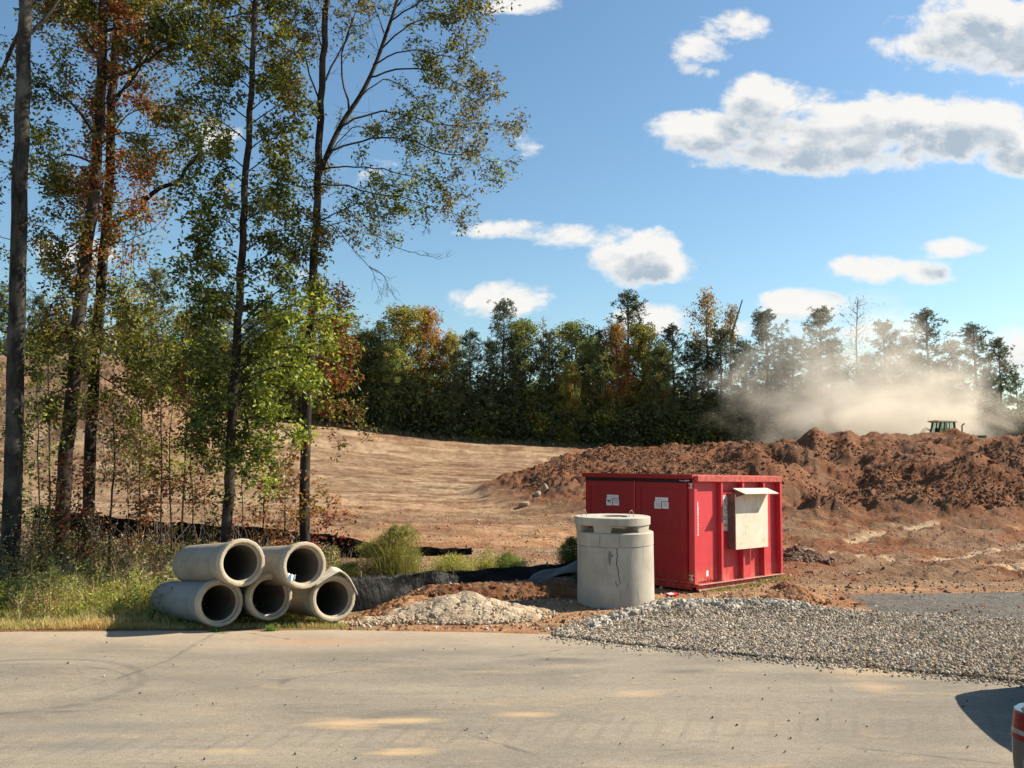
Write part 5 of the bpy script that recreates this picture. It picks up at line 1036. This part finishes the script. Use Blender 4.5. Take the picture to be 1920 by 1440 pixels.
# saplings
SAP = [(205, 1045, 212, 770, 20.5, .035, 'brown', 'thin sapling with brown leaves in front of the broken limb trunk'), (322, 1060, 324, 740, 20.0, .022, 'red', 'thin sapling with dark red leaves, left of the leaning twig pair'), (356, 1040, 362, 770, 20.8, .018, 'rust', 'thin sapling with rusty leaves between the red sapling and the slender tree'),
       (480, 1035, 515, 850, 20.2, .025, 'red', 'leaning dark sapling with red leaves right of the slender tree'), (530, 1030, 536, 875, 20.6, .028, 'rust', 'short upright sapling with rust leaves beside the airy tree'), (452, 1000, 460, 720, 21.5, .015, 'lime', 'wispy lime green sapling just behind the slender tree'),
       (250, 1050, 236, 880, 19.8, .016, 'brown', 'short brown leaved sapling in the brush left of the pipes'), (80, 1060, 70, 700, 20.5, .02, 'green', 'green sapling between the grey trunk and the leaning trunk'), (300, 1010, 306, 620, 22, .022, 'green', 'tall green sapling behind the brown brush'), (600, 1040, 618, 930, 21, .010, 'red', 'small wispy red leaved sapling right of the airy tree'),
       (390, 1040, 388, 850, 20, .012, 'olive', 'small olive sapling left of the slender tree base'), (270, 980, 262, 640, 23, .03, 'olive', 'tall olive sapling right of the twin dark trunks'), (340, 1000, 350, 560, 23, .03, 'green', 'tall thin green tree with high crown left of the slender tree'), (150, 1070, 146, 900, 19.4, .014, 'red', 'low red leaved sapling at the foot of the leaning trunk'), (0, 1060, -10, 820, 20, .02, 'green', 'green sapling cut by the left edge of the photo'), (95, 1000, 90, 560, 23.5, .03, 'green', 'tall green sapling behind the leaning trunk'), (560, 1030, 552, 900, 20.0, .012, 'brown', 'short twiggy sapling close left of the airy tree')]
for k, (u0, v0, u1, v1, Y, r0, cl, lab) in enumerate(SAP):
    T = Tree(50 + k); a = P(u0, v0, Y); a = footed(a); b_ = P(u1, v1, Y + T.r.uniform(-.3, .3)); q = T.limb([a, a.lerp(b_, .35) + T.rv(.03), a.lerp(b_, .7) + T.rv(.04), b_], r0, r0 * .35, 6, 4, .01)
    H_ = (b_ - a).length; T.along(q, .28 + .15 * H_, .006, 1, int(5 + 3.2 * H_), .25, dens=3, spread=.10, kids=3, ang=1.1, drp=.05)
    T.finish('sapling', a, M['bark_dark'], lab, 'sapling', .10, {'red': ['red', 'rust', 'olive'], 'rust': ['rust', 'brown', 'gold'], 'brown': ['brown', 'rust', 'olive'], 'lime': ['lime', 'green', 'gold'], 'green': ['green', 'lime', 'olive'], 'olive': ['olive', 'green', 'gold']}[cl], [5, 3, 2], 60 + k, 'saplings along the roadside verge')

# ------------------------------------------------------------------ ground vegetation
def scatter(n, u0, u1, y0, y1):
    u = RNG.uniform(u0, u1, n); y = np.sqrt(RNG.uniform(y0 ** 2, y1 ** 2, n)); return (u - 960) / F * y, y
# brush with dry leaves (one mass)
n = 42000; x, y = scatter(n, -260, 640, 17.6, 24.0); hmax = .3 + 1.3 * np.clip(.5 + .9 * fbm(x * .7, y * .7, 501, 3), 0, 1.1) * (.42 + .58 * sst(300, 120, 960 + F * x / y)) * sst(680, 560, 960 + F * x / y) ; z = ghv(x, y) + RNG.random(n) ** .8 * hmax
pos = np.stack([x, y, z], -1); c = palcols(['brown', 'green', 'rust', 'olive', 'red', 'lime'], [8, 2.5, .7, 3, .6, 1.2], n, pos, 503, 1.3)
tag(leaves_mesh('undergrowth', pos, RNG.uniform(.045, .10, n), c, M['leaf'], aspect=.6), kind='stuff', cat='brush', label='tangled brown and green brush under the trees')
n = 1500; x, y = scatter(n, -260, 660, 17.8, 24.5); b = MB()
for k in range(n):
    z0 = gh(x[k], y[k]) if k % 40 == 0 else float(base_h(np.array([x[k]]), np.array([y[k]]))[0]); h = random.uniform(.4, 1.5) * float(sst(700, 420, 960 + F * x[k] / y[k]) * .7 + .3); p = Vector((x[k], y[k], z0 - .05)); d = Vector((random.gauss(0, .3), random.gauss(0, .3), 1)).normalized(); m_ = p + d * h * .5; e_ = m_ + (d + Vector((random.gauss(0, .35), random.gauss(0, .35), -.1))).normalized() * h * .5
    b.tube([p, m_, e_], [.007, .005, .003], 3, False)
tag(b.build('undergrowth_twigs', M['bark_far']), kind='stuff', cat='brush', label='bare grey twigs standing in the brush')
# tall weeds and grass in front
n = 30000; x, y = scatter(n, -260, 640, 14.6, 18.6); dens = sst(13.9, 15.6, y + .5 * fbm(x * .8, y * .8, 511, 3)); k = RNG.random(n) < dens; x, y = x[k], y[k]; n = len(x)
cut = sst(560, 700, 960 + F * x / y); hh_ = (.2 + .62 * np.clip(.5 + fbm(x * .6, y * .6, 513, 3), 0, 1.2) * sst(14.3, 16.6, y)) * RNG.uniform(.55, 1.15, n) * (1 - .4 * cut)
c1 = mixc_(np.array((.16, .19, .05)), np.array((.48, .38, .18)), np.clip(sst(-.35, .35, fbm(x * 1.6, y * 1.6, 515, 4)) * .9 + RNG.random(n) * .3 - .1, 0, 1)) * (.45 + .9 * RNG.random((n, 1)))
tag(blades_mesh('tall_grass', np.stack([x, y, ghv(x, y) - .02], -1), hh_, RNG.uniform(.008, .018, n), c1, M['grass'], .8, tipcol=c1 * 1.25), kind='stuff', cat='grass', label='tall yellow green weeds between the asphalt and the trees')
n = 16000; x, y = scatter(n, -260, 640, 15.2, 18.6); z = ghv(x, y) + RNG.random(n) * (.2 + .55 * np.clip(.5 + fbm(x * .6, y * .6, 513, 3), 0, 1.2)); pos = np.stack([x, y, z], -1)
c = palcols(['lime', 'olive', 'gold', 'green', 'brown'], [5, 4, 1.2, 3, 1.5], n, pos, 517, 1.2)
tag(leaves_mesh('weed_leaves', pos, RNG.uniform(.03, .085, n), c, M['leaf'], aspect=.4), kind='stuff', cat='weeds', label='narrow leaves of yellow green weeds on the verge')
# tall stalks with leaves and brown seed heads
T = Tree(90); n = 520; x, y = scatter(n, -260, 600, 15.3, 18.9); LP = []; LC = []; sb_m = MB(); gz0 = ghv(x, y)
for k in range(n):
    kind = T.r.random(); h = T.r.uniform(.45, 1.15) * (1 if kind < .75 else 1.15) * float(sst(14.6, 16.6, y[k]) * .5 + .5); p = Vector((x[k], y[k], gz0[k] - .03)); d = Vector((T.r.gauss(0, .16), T.r.gauss(0, .16), 1)); e_ = p + d * h; m_ = p.lerp(e_, .55) + T.rv(.02)
    sb_m.tube([p, m_, e_], [.006, .0045, .002], 3, False); base = T.r.choice([(.30, .36, .07), (.38, .40, .08), (.20, .27, .05), (.16, .20, .05)]) if kind < .75 else T.r.choice([(.30, .19, .10), (.42, .32, .18), (.22, .13, .08)])
    for j in range(int(26 + 34 * h)):
        t_ = T.r.uniform(.12, 1.0); q_ = p.lerp(e_, t_); LP.append(tuple(q_ + T.rv(.045 + .05 * (1 - t_)))); s_ = T.r.uniform(.7, 1.25); LC.append(tuple(c * s_ for c in base))
sb_m2 = sb_m.build('weed_stalks', simple('stalk', (.28, .24, .12), .8)); tag(sb_m2, kind='stuff', cat='weeds', label='thin stalks of the tall weeds on the verge')
tag(leaves_mesh('weeds', np.array(LP), RNG.uniform(.035, .09, len(LP)), np.array(LC), M['leaf'], aspect=.32), kind='stuff', cat='weeds', label='leafy tops and brown seed heads of the tall verge weeds')
# short verge grass along the asphalt, around the pipes
n = 30000; x, y = scatter(n, -260, 660, 13.75, 15.4); hh_ = RNG.uniform(.03, .13, n) * sst(13.6, 14.3, y) * (1 + 1.0 * (fbm(x * 1.5, y * 1.5, 521, 2) > .3)); k = (y > road_edge(x) - .02) ; x, y, hh_ = x[k], y[k], hh_[k]; n = len(x)
c1 = mixc_(np.array((.22, .24, .06)), np.array((.52, .37, .18)), np.clip(sst(-.4, .4, fbm(x * 1.3, y * 2.0, 523, 3)) + RNG.random(n) * .3 - .15, 0, 1)) * (.7 + .6 * RNG.random((n, 1)))
tag(blades_mesh('grass', np.stack([x, y, ghv(x, y) - .01], -1), hh_, RNG.uniform(.006, .012, n), c1, M['grass'], .9), kind='stuff', cat='grass', label='short dry grass edging the asphalt around the pipes')
# wild bushes: feathery clumps
def tuft(u, v, Y, w_, h, n, cols, lab, seed, lean=.9, lw=.012, leafn=0, name='bush', cat='bush'):
    p = P(u, v, Y); p = footed(p); rs = RNG; r = rs.normal(size=(n, 2)) * w_ * .22; base = np.stack([r[:, 0], r[:, 1] * .7, np.zeros(n)], -1); hv = h * rs.uniform(.45, 1.05, n) * np.clip(1.05 - np.abs(r[:, 0]) / w_ * 1.2, .3, 1)
    root = empty(name, p, 0, lab, cat); cc = pick(cols, n)
    b_ = blades_mesh('stems', base, hv, np.full(n, lw), cc * .8, M['grass'], lean, root, tipcol=cc * 1.15)
    m_ = leafn; t_ = rs.random(m_) ** .7; th = rs.uniform(0, 6.28, m_); rr = np.sqrt(rs.random(m_)) * w_ * .5 * np.sqrt(np.clip(1.05 - (2 * np.abs(t_ - .45)) ** 2, .05, 1)); pos = np.stack([rr * np.cos(th), rr * np.sin(th) * .7, t_ * h * (.85 + .25 * fbm(rr * np.cos(th) * 3, t_ * 3, seed, 3)) + .05], -1)
    pos += RNG.normal(size=(m_, 3)) * .035; pos[:, 0] += .16 * w_ * fbm(pos[:, 2] * 3.5, pos[:, 1] * 4, seed + 1, 3); pos[:, 2] += .12 * h * fbm(pos[:, 0] * 6, pos[:, 1] * 6, seed + 2, 3) * t_
    if m_: leaves_mesh('foliage', pos, rs.uniform(.035, .09, m_), pick(cols, m_), M['leaf'], root, .22, -.7)
    return root
yg = [(.34, .32, .08), (.26, .27, .07), (.44, .38, .14), (.20, .23, .05)]; gr = [(.11, .16, .04), (.16, .21, .05), (.07, .11, .03)]
tuft(738, 1065, 20.2, 1.5, 1.5, 1500, [(.26, .24, .075), (.21, .21, .06), (.33, .28, .11), (.16, .18, .045)], 'tall feathery yellow green bush behind the black silt fabric', 601, .8, .008, 12000)
tuft(650, 1070, 20.0, 1.1, .62, 900, yg, 'low pale weedy bush right behind the upper right pipe', 603, 1.0, .008, 3500)
tuft(845, 1085, 20.2, 1.3, .55, 1100, yg, 'ragged pale weeds right of the tall feathery bush', 605, 1.0, .008, 2500)
tuft(955, 1080, 20.6, .75, .52, 900, [(.17, .22, .06), (.24, .27, .08)], 'rounded green grass clump over the black fabric', 607, 1.0, .009, 2600)
tuft(915, 1080, 21.2, .8, .50, 500, yg, 'thin dry weeds left of the rounded grass clump', 609, 1.0, .007, 900)
tuft(1072, 1065, 20.8, .62, .95, 700, gr, 'dark green bush close beside the manhole', 611, .9, .01, 4200)
tuft(1100, 1085, 19.9, .7, .32, 700, gr, 'low green weeds in the shade behind the manhole', 613, 1.0, .01, 500, 'weed_clump', 'weeds')
tuft(330, 1110, 16.6, .9, .85, 500, [(.22, .27, .05), (.28, .32, .07)], 'lime green weeds standing left of the pipes', 615, .9, .009, 3200)
tuft(235, 1120, 16.4, 1.5, .8, 900, yg, 'broad pale goldenrod clump left of the lime weeds', 617, .9, .009, 4500)
tuft(100, 1130, 16.6, 1.7, .9, 900, [(.17, .2, .06), (.25, .24, .09), (.3, .26, .14)], 'wide olive weed clump below the leaning trunk', 619, .9, .009, 4500)
tuft(20, 1130, 16.8, 1.2, .85, 700, gr + yg, 'mixed green weed clump below the grey trunk', 621, .9, .009, 3500)
tuft(508, 1168, 14.0, .22, .16, 160, [(.16, .25, .06)], 'small bright grass tuft at the middle pipe mouth', 623, 1, .008, 0, 'grass_tuft', 'grass tuft')
tuft(405, 1172, 13.95, .3, .13, 160, [(.10, .16, .05)], 'small dark grass tuft at the lower left pipe mouth', 625, 1, .008, 0, 'grass_tuft', 'grass tuft')
n = 900; t_ = RNG.random(n); x = 4.0 + t_ * 2.3 + RNG.normal(size=n) * .12; y = 17.9 + t_ * 2.1 + RNG.normal(size=n) * .12
tag(blades_mesh('grass', np.stack([x, y, ghv(x, y)], -1), RNG.uniform(.03, .12, n), np.full(n, .01), pick([(.12, .17, .05), (.3, .24, .12)], n), M['grass'], 1.0), kind='stuff', cat='grass', label='sparse grass under the container sill')

# ------------------------------------------------------------------ far trees
def far_mesh(kind, seed):
    T = Tree(seed); r = T.r; H = 17.0; lp = []; ls = []; lc = []
    q = T.limb([Vector((0, 0, -.5)), Vector((r.uniform(-.2, .2), 0, 6)), Vector((r.uniform(-.4, .4), 0, 12)), Vector((r.uniform(-.4, .4), 0, H * .98))], .22 if kind != 'bare' else .16, .04, 6, 4, .02)
    def at(h): i = min(int(h / H * (len(q) - 1)), len(q) - 2); return q[i].lerp(q[i + 1], h / H * (len(q) - 1) - i)
    if kind in ('pine', 'pine_thin'):
        z0 = .12 if kind == 'pine' else .3; nb = 110 if kind == 'pine' else 74
        for k in range(nb):
            t = (k + r.random()) / nb; h = H * (z0 + (1 - z0) * t); ln = (1 - t) ** .6 * (3.5 if kind == 'pine' else 2.8) * r.uniform(.45, 1.1) + .35; th = r.uniform(0, 6.28); p = at(h); d = Vector((math.cos(th), math.sin(th), .25 + .5 * t))
            e = p + d * ln; mid = p + d * ln * .5 + Vector((0, 0, -.12)); T.mb.tube([p, mid, e], [.05, .03, .015], 4, False)
            for j in range(int(3 + ln * 4.2)):
                s_ = r.uniform(.3, 1.05); c = p.lerp(e, s_) + Vector((r.gauss(0, .26), r.gauss(0, .26), r.gauss(0, .18) + .06)); sh = r.uniform(.75, 1.25)
                for _ in range(12):
                    dv = Vector((r.gauss(0, 1), r.gauss(0, 1), r.gauss(.35, 1))).normalized(); lp.append(tuple(c)); ls.append((tuple(dv), r.uniform(.24, .42))); lc.append(tuple(x * sh for x in r.choice([(.07, .095, .035), (.10, .125, .045), (.045, .068, .028)])))
    elif kind == 'bare':
        for k in range(34):
            t = (k + r.random()) / 34; h = H * (.4 + .6 * t); ln = (1 - t * .8) * 2.6 * r.uniform(.6, 1.1); th = r.uniform(0, 6.28); p = at(h); T.grow(p, Vector((math.cos(th), math.sin(th), .8)), ln, .035, 2, 0, leafy=False, kids=3)
        for k in range(500):
            h = H * r.uniform(.5, 1.0); p = at(h); lp.append(tuple(p + Vector((r.gauss(0, .9), r.gauss(0, .9), r.gauss(0, .3))))); ls.append((tuple(Vector((r.gauss(0, 1), r.gauss(0, 1), r.gauss(0, 1))).normalized()), r.uniform(.12, .2))); lc.append((.16, .10, .07))
    else:
        nb = {'round': 120, 'tall': 130, 'sparse': 60}[kind]; wd = {'round': 4.2, 'tall': 3.3, 'sparse': 2.2}[kind]; z0 = {'round': .08, 'tall': .06, 'sparse': .4}[kind]
        for k in range(nb):
            t = (k + r.random()) / nb; h = H * (z0 + (1 - z0) * t); prof = math.sin(math.pi * min(1, .18 + t * .82)) ** .6; ln = wd * prof * r.uniform(.35, 1.12) + .3; th = r.uniform(0, 6.28); p = at(min(h, H * .99)); d = Vector((math.cos(th), math.sin(th), .45)); e = p + d * ln
            T.mb.tube([p, e], [.045, .012], 4, False); sh = r.uniform(.7, 1.3); tw = r.random()
            for j in range(int(3 + ln * 3.4)):
                c = p.lerp(e, r.uniform(.35, 1.1)) + Vector((r.gauss(0, .38), r.gauss(0, .38), r.gauss(0, .3)))
                for _ in range(13 if kind != 'sparse' else 7):
                    o_ = Vector((r.gauss(0, .22), r.gauss(0, .22), r.gauss(0, .2))); dv = Vector((r.gauss(0, 1), r.gauss(0, 1), r.gauss(0, .8))).normalized(); lp.append(tuple(c + o_)); ls.append((tuple(dv), r.uniform(.2, .36))); b0 = (.135, .175, .05) if tw < .8 else (.19, .18, .05); lc.append(tuple(x * sh * r.uniform(.8, 1.2) for x in b0))
    tmv = np.array([tuple(p) for p in T.mb.v]); trunk = np_mesh('trunk', tmv, [np.array(f) for f in T.mb.f.values()], M['bark_far'], smooth=True); tm = trunk.data; bpy.data.objects.remove(trunk)
    lp = np.array(lp); d = np.array([a for a, _ in ls]); s_ = np.array([b for _, b in ls])[:, None]; asp = .22 if kind.startswith('pine') else .62; rnd_ = RNG.normal(size=lp.shape); sd_ = np.cross(d, rnd_); sd_ /= np.linalg.norm(sd_, axis=1)[:, None]
    v = np.stack([lp, lp + d * s_ * .5 + sd_ * s_ * asp * .5, lp + d * s_, lp + d * s_ * .5 - sd_ * s_ * asp * .5], 1).reshape(-1, 3); c = np.repeat(np.array(lc), 4, 0)
    cr = np_mesh('crown', v, [np.arange(len(lp) * 4).reshape(-1, 4)], M['needle'] if kind.startswith('pine') else M['farleaf'], c); cm = cr.data; bpy.data.objects.remove(cr)
    print(kind, 'leaf', len(lp)); return tm, cm
PRO = {k: [far_mesh(k, 700 + 10 * i + j) for j in range(2)] for i, k in enumerate(('pine', 'pine_thin', 'round', 'tall', 'sparse', 'bare'))}
TINT = {'g': (1, 1, 1), 'd': (.75, .85, .95), 'o': (1.9, .95, .8), 'y': (1.4, 1.15, .8), 'w': (1.35, 1.2, 1.0), 'r': (1.5, .95, 1.1), 'm': (1.3, 1.15, 1.0), 'a': (1.3, 1.15, 1.3)}
NMS = {'pine': 'pine_tree', 'pine_thin': 'pine_tree', 'round': 'broadleaf_tree', 'tall': 'broadleaf_tree', 'sparse': 'broadleaf_tree', 'bare': 'bare_tree'}
def far_tree(kind, var, u, vt, Y, tint, wid, lab, group=None):
    top = P(u, vt, Y); z0 = gh(top.x, Y) - .3; H = max(3.0, top.z - z0); s = H / 17.0; root = empty(NMS[kind], (top.x, Y, z0), random.uniform(0, 6.28), lab, NMS[kind].replace('_', ' '), group or 'trees of the far tree line')
    wid = wid * (1.12 if 'pine' in kind else .86); root.scale = (s * wid * random.uniform(.92, 1.08), s * wid * random.uniform(.92, 1.08), s); tm, cm = PRO[kind][var]
    for nm, me in (('trunk', tm), ('crown', cm)):
        o = bpy.data.objects.new(nm, me); COL.objects.link(o); o.parent = root; o.color = (*[q_ * w_ for q_, w_ in zip(TINT[tint], (1.22, 1.10, 1.25))], 1)
FT = [('tall', 0, 640, 600, 104, 'g', 1.35, 'dull green rounded tree, left end of the open tree line'), ('tall', 0, 690, 622, 103, 'g', 1.2, 'plain green tree between the dull rounded one and the golden one'), ('tall', 1, 757, 578, 104, 'y', 1.25, 'golden green tree, pointed, left of the orange one'), ('tall', 0, 800, 582, 105, 'o', .95, 'orange leaved tree beside the golden green one'), ('tall', 0, 845, 628, 106, 'y', 1.0, 'pale yellow green tree in the gap right of the orange one'),
      ('pine', 0, 882, 622, 101, 'd', 1.0, 'low dark pine in front, right of the pale yellow green tree'), ('pine_thin', 0, 943, 566, 104, 'd', .95, 'dark pine with a narrow top below the small cumulus'), ('tall', 1, 985, 604, 103, 'g', 1.15, 'mixed green brown tree right of the narrow topped pine'), ('bare', 0, 1016, 592, 105, 'a', .8, 'pale twiggy tree rising behind the mixed green brown one'), ('round', 1, 1072, 608, 104, 'g', 1.2, 'broad dull crown midway between pale twiggy tree and tallest pine'),
      ('tall', 1, 1068, 680, 100, 'y', .9, 'small yellow green tree low in front of the broad dull crown'), ('pine_thin', 1, 1175, 549, 105, 'd', 1.1, 'tallest dark pine, above the left end of the red container'), ('tall', 0, 1155, 612, 102, 'o', .8, 'orange brown tree in front left of the tallest pine'), ('tall', 1, 1204, 612, 103, 'y', 1.0, 'olive gold tree under the tallest pine'), ('pine_thin', 1, 1262, 612, 103, 'd', 1.0, 'ragged pine above the middle of the red container'),
      ('sparse', 0, 1325, 550, 104, 'r', .8, 'sparse reddish crown left of the slanting dead stem'), ('sparse', 1, 1368, 575, 104, 'r', .6, 'thin reddish tree with a slanting dead stem'), ('pine', 1, 1350, 618, 101, 'g', 1.05, 'dense green pine below the reddish crowns'), ('pine', 0, 1432, 584, 103, 'd', 1.1, 'rounded pine above the right end of the container'), ('pine', 1, 1485, 636, 101, 'g', 1.1, 'shorter green pine right of the rounded one'), ('pine_thin', 0, 1535, 580, 103, 'g', 1.2, 'double topped pine left of the ashy twiggy tree'),
      ('bare', 1, 1602, 556, 102, 'a', 1.15, 'ashy twiggy tree standing taller than its pine neighbours'), ('pine', 1, 1560, 640, 100, 'd', 1.0, 'low dark pine under the double topped pine'), ('pine_thin', 1, 1655, 604, 103, 'm', 1.15, 'thin pine just right of the ashy twiggy tree'), ('pine_thin', 0, 1695, 632, 104, 'm', .9, 'small thin pine left of the tall tractor side pine'), ('pine_thin', 1, 1738, 584, 103, 'g', 1.25, 'tall airy pine directly above the tractor cab'), ('pine_thin', 0, 1785, 640, 104, 'g', 1.0, 'short airy pine right of the one above the tractor'),
      ('pine_thin', 1, 1826, 610, 102, 'd', 1.25, 'tall dark pine near the right edge of the photo'), ('pine_thin', 0, 1872, 636, 103, 'g', 1.0, 'outermost tall thin pine before the sky gap at right'), ('pine_thin', 1, 1905, 700, 106, 'm', .9, 'lowest pine, touching the right edge of the photo'), ('tall', 0, 1940, 700, 108, 'm', 1.0, 'low broadleaf tree beyond the right edge pines'),
      ('pine', 1, 20, 535, 96, 'd', 1.2, 'dark pine behind the thick grey trunk'), ('pine_thin', 0, 75, 555, 97, 'g', 1.1, 'pine between the grey trunk and the leaning trunk'), ('pine', 0, 130, 590, 95, 'g', 1.1, 'pine seen behind the leaning trunk'), ('pine_thin', 1, 232, 560, 97, 'g', 1.1, 'pine just right of the twin dark trunks'), ('pine_thin', 0, 290, 506, 93, 'm', 1.2, 'tallest distant pine in the gap left of the slender tree'), ('tall', 1, 345, 590, 95, 'y', 1.2, 'yellow green tree behind the tallest distant pine'),
      ('round', 0, 405, 575, 96, 'g', 1.2, 'green tree behind the slender tree, on its left'), ('pine', 1, 470, 600, 95, 'd', 1.1, 'pine behind the slender tree, on its right'), ('round', 1, 520, 585, 97, 'g', 1.2, 'green crown seen between the slender and airy trees'), ('bare', 0, 606, 562, 99, 'a', .7, 'faint twiggy tree right behind the airy tree trunk'), ('tall', 0, 575, 610, 98, 'g', 1.1, 'green tree directly behind the airy tree trunk'), ('pine', 0, -40, 560, 94, 'd', 1.1, 'pine past the left edge behind the grey trunk'),
      ('round', 1, 1110, 640, 102, 'g', 1.1, 'plain green tree between the broad dull crown and the orange brown tree'), ('pine', 1, 920, 640, 101, 'g', 1.0, 'green pine just right of the low dark pine'), ('pine', 0, 1300, 640, 102, 'd', 1.1, 'dark pine between the ragged pine and the reddish crown'), ('pine', 0, 1395, 640, 101, 'd', 1.0, 'dark pine filling in right of the dense green pine'), ('tall', 0, 735, 640, 101, 'g', 1.1, 'mid green tree below the golden green one'), ('tall', 1, 1235, 650, 101, 'g', 1.0, 'green tree low between the olive gold tree and ragged pine')]
FT += [('pine', 1, 668, 630, 102, 'g', .9, 'green pine between the dull green tree and the plain green tree'), ('pine_thin', 0, 715, 606, 106, 'd', .9, 'thin dark pine top behind the golden green tree, on its left'), ('pine', 0, 855, 660, 100, 'g', .8, 'small pine low in front, left of the low dark pine'), ('pine_thin', 1, 1030, 622, 102, 'g', 1.0, 'green pine right of the pale twiggy tree'), ('pine', 1, 965, 640, 101, 'd', .9, 'dark pine low below the narrow topped pine'), ('pine_thin', 0, 1125, 622, 104, 'd', .9, 'dark thin pine left of the orange brown tree'), ('pine', 0, 1245, 655, 100, 'g', .9, 'low green pine in front of the ragged pine'), ('pine', 1, 1520, 655, 100, 'g', 1.0, 'low green pine left of the low dark pine'), ('pine', 0, 1625, 668, 101, 'd', 1.0, 'low dark pine below the ashy twiggy tree'), ('pine', 1, 1710, 672, 101, 'g', 1.0, 'low green pine below the small thin pine'), ('pine', 0, 1765, 680, 101, 'd', .9, 'low dark pine directly behind the tractor'), ('pine', 1, 1850, 690, 101, 'g', .9, 'low green pine between the two tall pines at right'),
      ('pine', 0, 180, 600, 94, 'g', 1.1, 'green pine seen between the twin dark trunks'), ('tall', 0, 255, 620, 92, 'g', 1.3, 'green tree at the left foot of the tallest distant pine'), ('tall', 1, 50, 620, 92, 'g', 1.3, 'green tree right behind the grey trunk base'), ('round', 0, 120, 640, 91, 'g', 1.3, 'low green crown behind the leaning trunk'), ('tall', 0, 440, 640, 94, 'y', 1.2, 'yellow green tree low behind the slender tree'), ('pine', 1, 320, 630, 93, 'd', 1.0, 'dark pine at the right foot of the tallest distant pine')]
random.seed(21)
for a in FT: far_tree(*a)
q = MB(); a0 = P(1368, 640, 103.5); a1 = P(1392, 562, 103.5); q.tube([a0, a1], [.16, .07], 6); tag(q.build('dead_stem', M['bark_far']), 'bare slanting dead stem poking above the reddish trees', 'dead tree')
# understorey and deep wood behind the front row: one mass
n = 230000; u = RNG.uniform(-.72, .42, n); y = RNG.uniform(98.5, 118, n); x = u * y; front = sst(98, 103, y)
hh_ = (5.5 + 5.5 * front) * (.75 + .35 * fbm(x * .12, y * .12, 801, 3)) * sst(.45, .3, u) ** .6; t_ = RNG.random(n); z = base_h(x, y) + hh_ * t_; pos = np.stack([x, y, z], -1)
c = pick([(.10, .12, .036), (.065, .09, .032), (.15, .16, .045), (.045, .065, .028)], n); k = fbm(x * .5, z * .5, 805, 3); c = c * (1 + .5 * k[:, None]); 
yl = (fbm(x * .3, z * .4, 807, 2) > .38); c[yl] = c[yl] * np.array((2.0, 1.6, .8)); fo = leaves_mesh('woods', pos, RNG.uniform(.22, .5, n), c, M['farleaf'], aspect=.75); tag(fo, kind='stuff', cat='woods', label='dark wood filling in behind the front row of far trees')
n = 80000; u = RNG.uniform(.28, .75, n); y = RNG.uniform(100, 118, n); x = u * y; z = base_h(x, y) + RNG.random(n) * (4.0 + 6.5 * sst(-.5, .5, fbm(x * .12, y * .05, 809, 3)) * sst(.64, .5, u)); tag(leaves_mesh('woods', np.stack([x, y, z], -1), RNG.uniform(.22, .45, n), pick([(.07, .09, .035), (.05, .065, .03), (.11, .11, .045)], n), M['farleaf'], aspect=.7), kind='stuff', cat='woods', label='low scrub under the pines at right')
n = 2500; u = RNG.uniform(-.25, .3, n); y = RNG.uniform(97, 99.5, n); x = u * y; tag(blades_mesh('grass', np.stack([x, y, base_h(x, y) - .1], -1), RNG.uniform(.3, 1.1, n), np.full(n, .05), pick([(.3, .22, .12), (.2, .16, .08)], n), M['grass'], .8), kind='stuff', cat='grass', label='dry weeds along the foot of the far trees')

# ------------------------------------------------------------------ dust
def dust(name, uc, vc, Y, ru, rv_, rd, dens, col, lab, seed, fall=1.0):
    c = P(uc, vc, Y); rx = ru / F * Y; rz = rv_ / F * Y
    b = MB(); b.box(-1, 1, -1, 1, -1, 1); m = bpy.data.materials.new(name); m.use_nodes = True; nt = m.node_tree; nt.nodes.clear(); t = NT(nt); out = t.n('ShaderNodeOutputMaterial')
    co = t.n('ShaderNodeTexCoord').outputs['Object']; ln = t.n('ShaderNodeVectorMath', {0: co}, operation='LENGTH').outputs['Value']
    nz = t.noise(t.n('ShaderNodeMapping', {'Vector': co, 'Location': (seed, 0, 0), 'Scale': (rx / 9, rd / 9, rz / 6)}).outputs[0], 2.0, 6, .62, .6)
    f = t.math('SUBTRACT', 1.0, ln); f = t.math('ADD', f, t.math('MULTIPLY', t.math('SUBTRACT', nz, .5), 2.2)); f = t.math('MULTIPLY', t.rng(f, .12, .85), t.rng(ln, 1.0, .7)); f = t.math('MULTIPLY', f, t.rng(nz, .3, .75, .35, 1.4))
    v = t.n('ShaderNodeVolumePrincipled', {'Color': (*col, 1), 'Density': t.math('MULTIPLY', f, dens), 'Anisotropy': .25}); t.link(v.outputs[0], out.inputs['Volume'])
    o = b.build(name, m); o.location = c; o.scale = (rx, rd, rz); tag(o, lab, 'dust', kind='stuff'); return o
dust('dust_cloud', 1690, 772, 73, 270, 100, 7, .22, (.90, .83, .72), 'bright tan dust billowing behind the mound around the tractor', 3)
dust('dust_cloud', 1610, 735, 84, 330, 210, 8, .14, (.88, .83, .74), 'thin tan dust drifting up in front of the pines', 8)
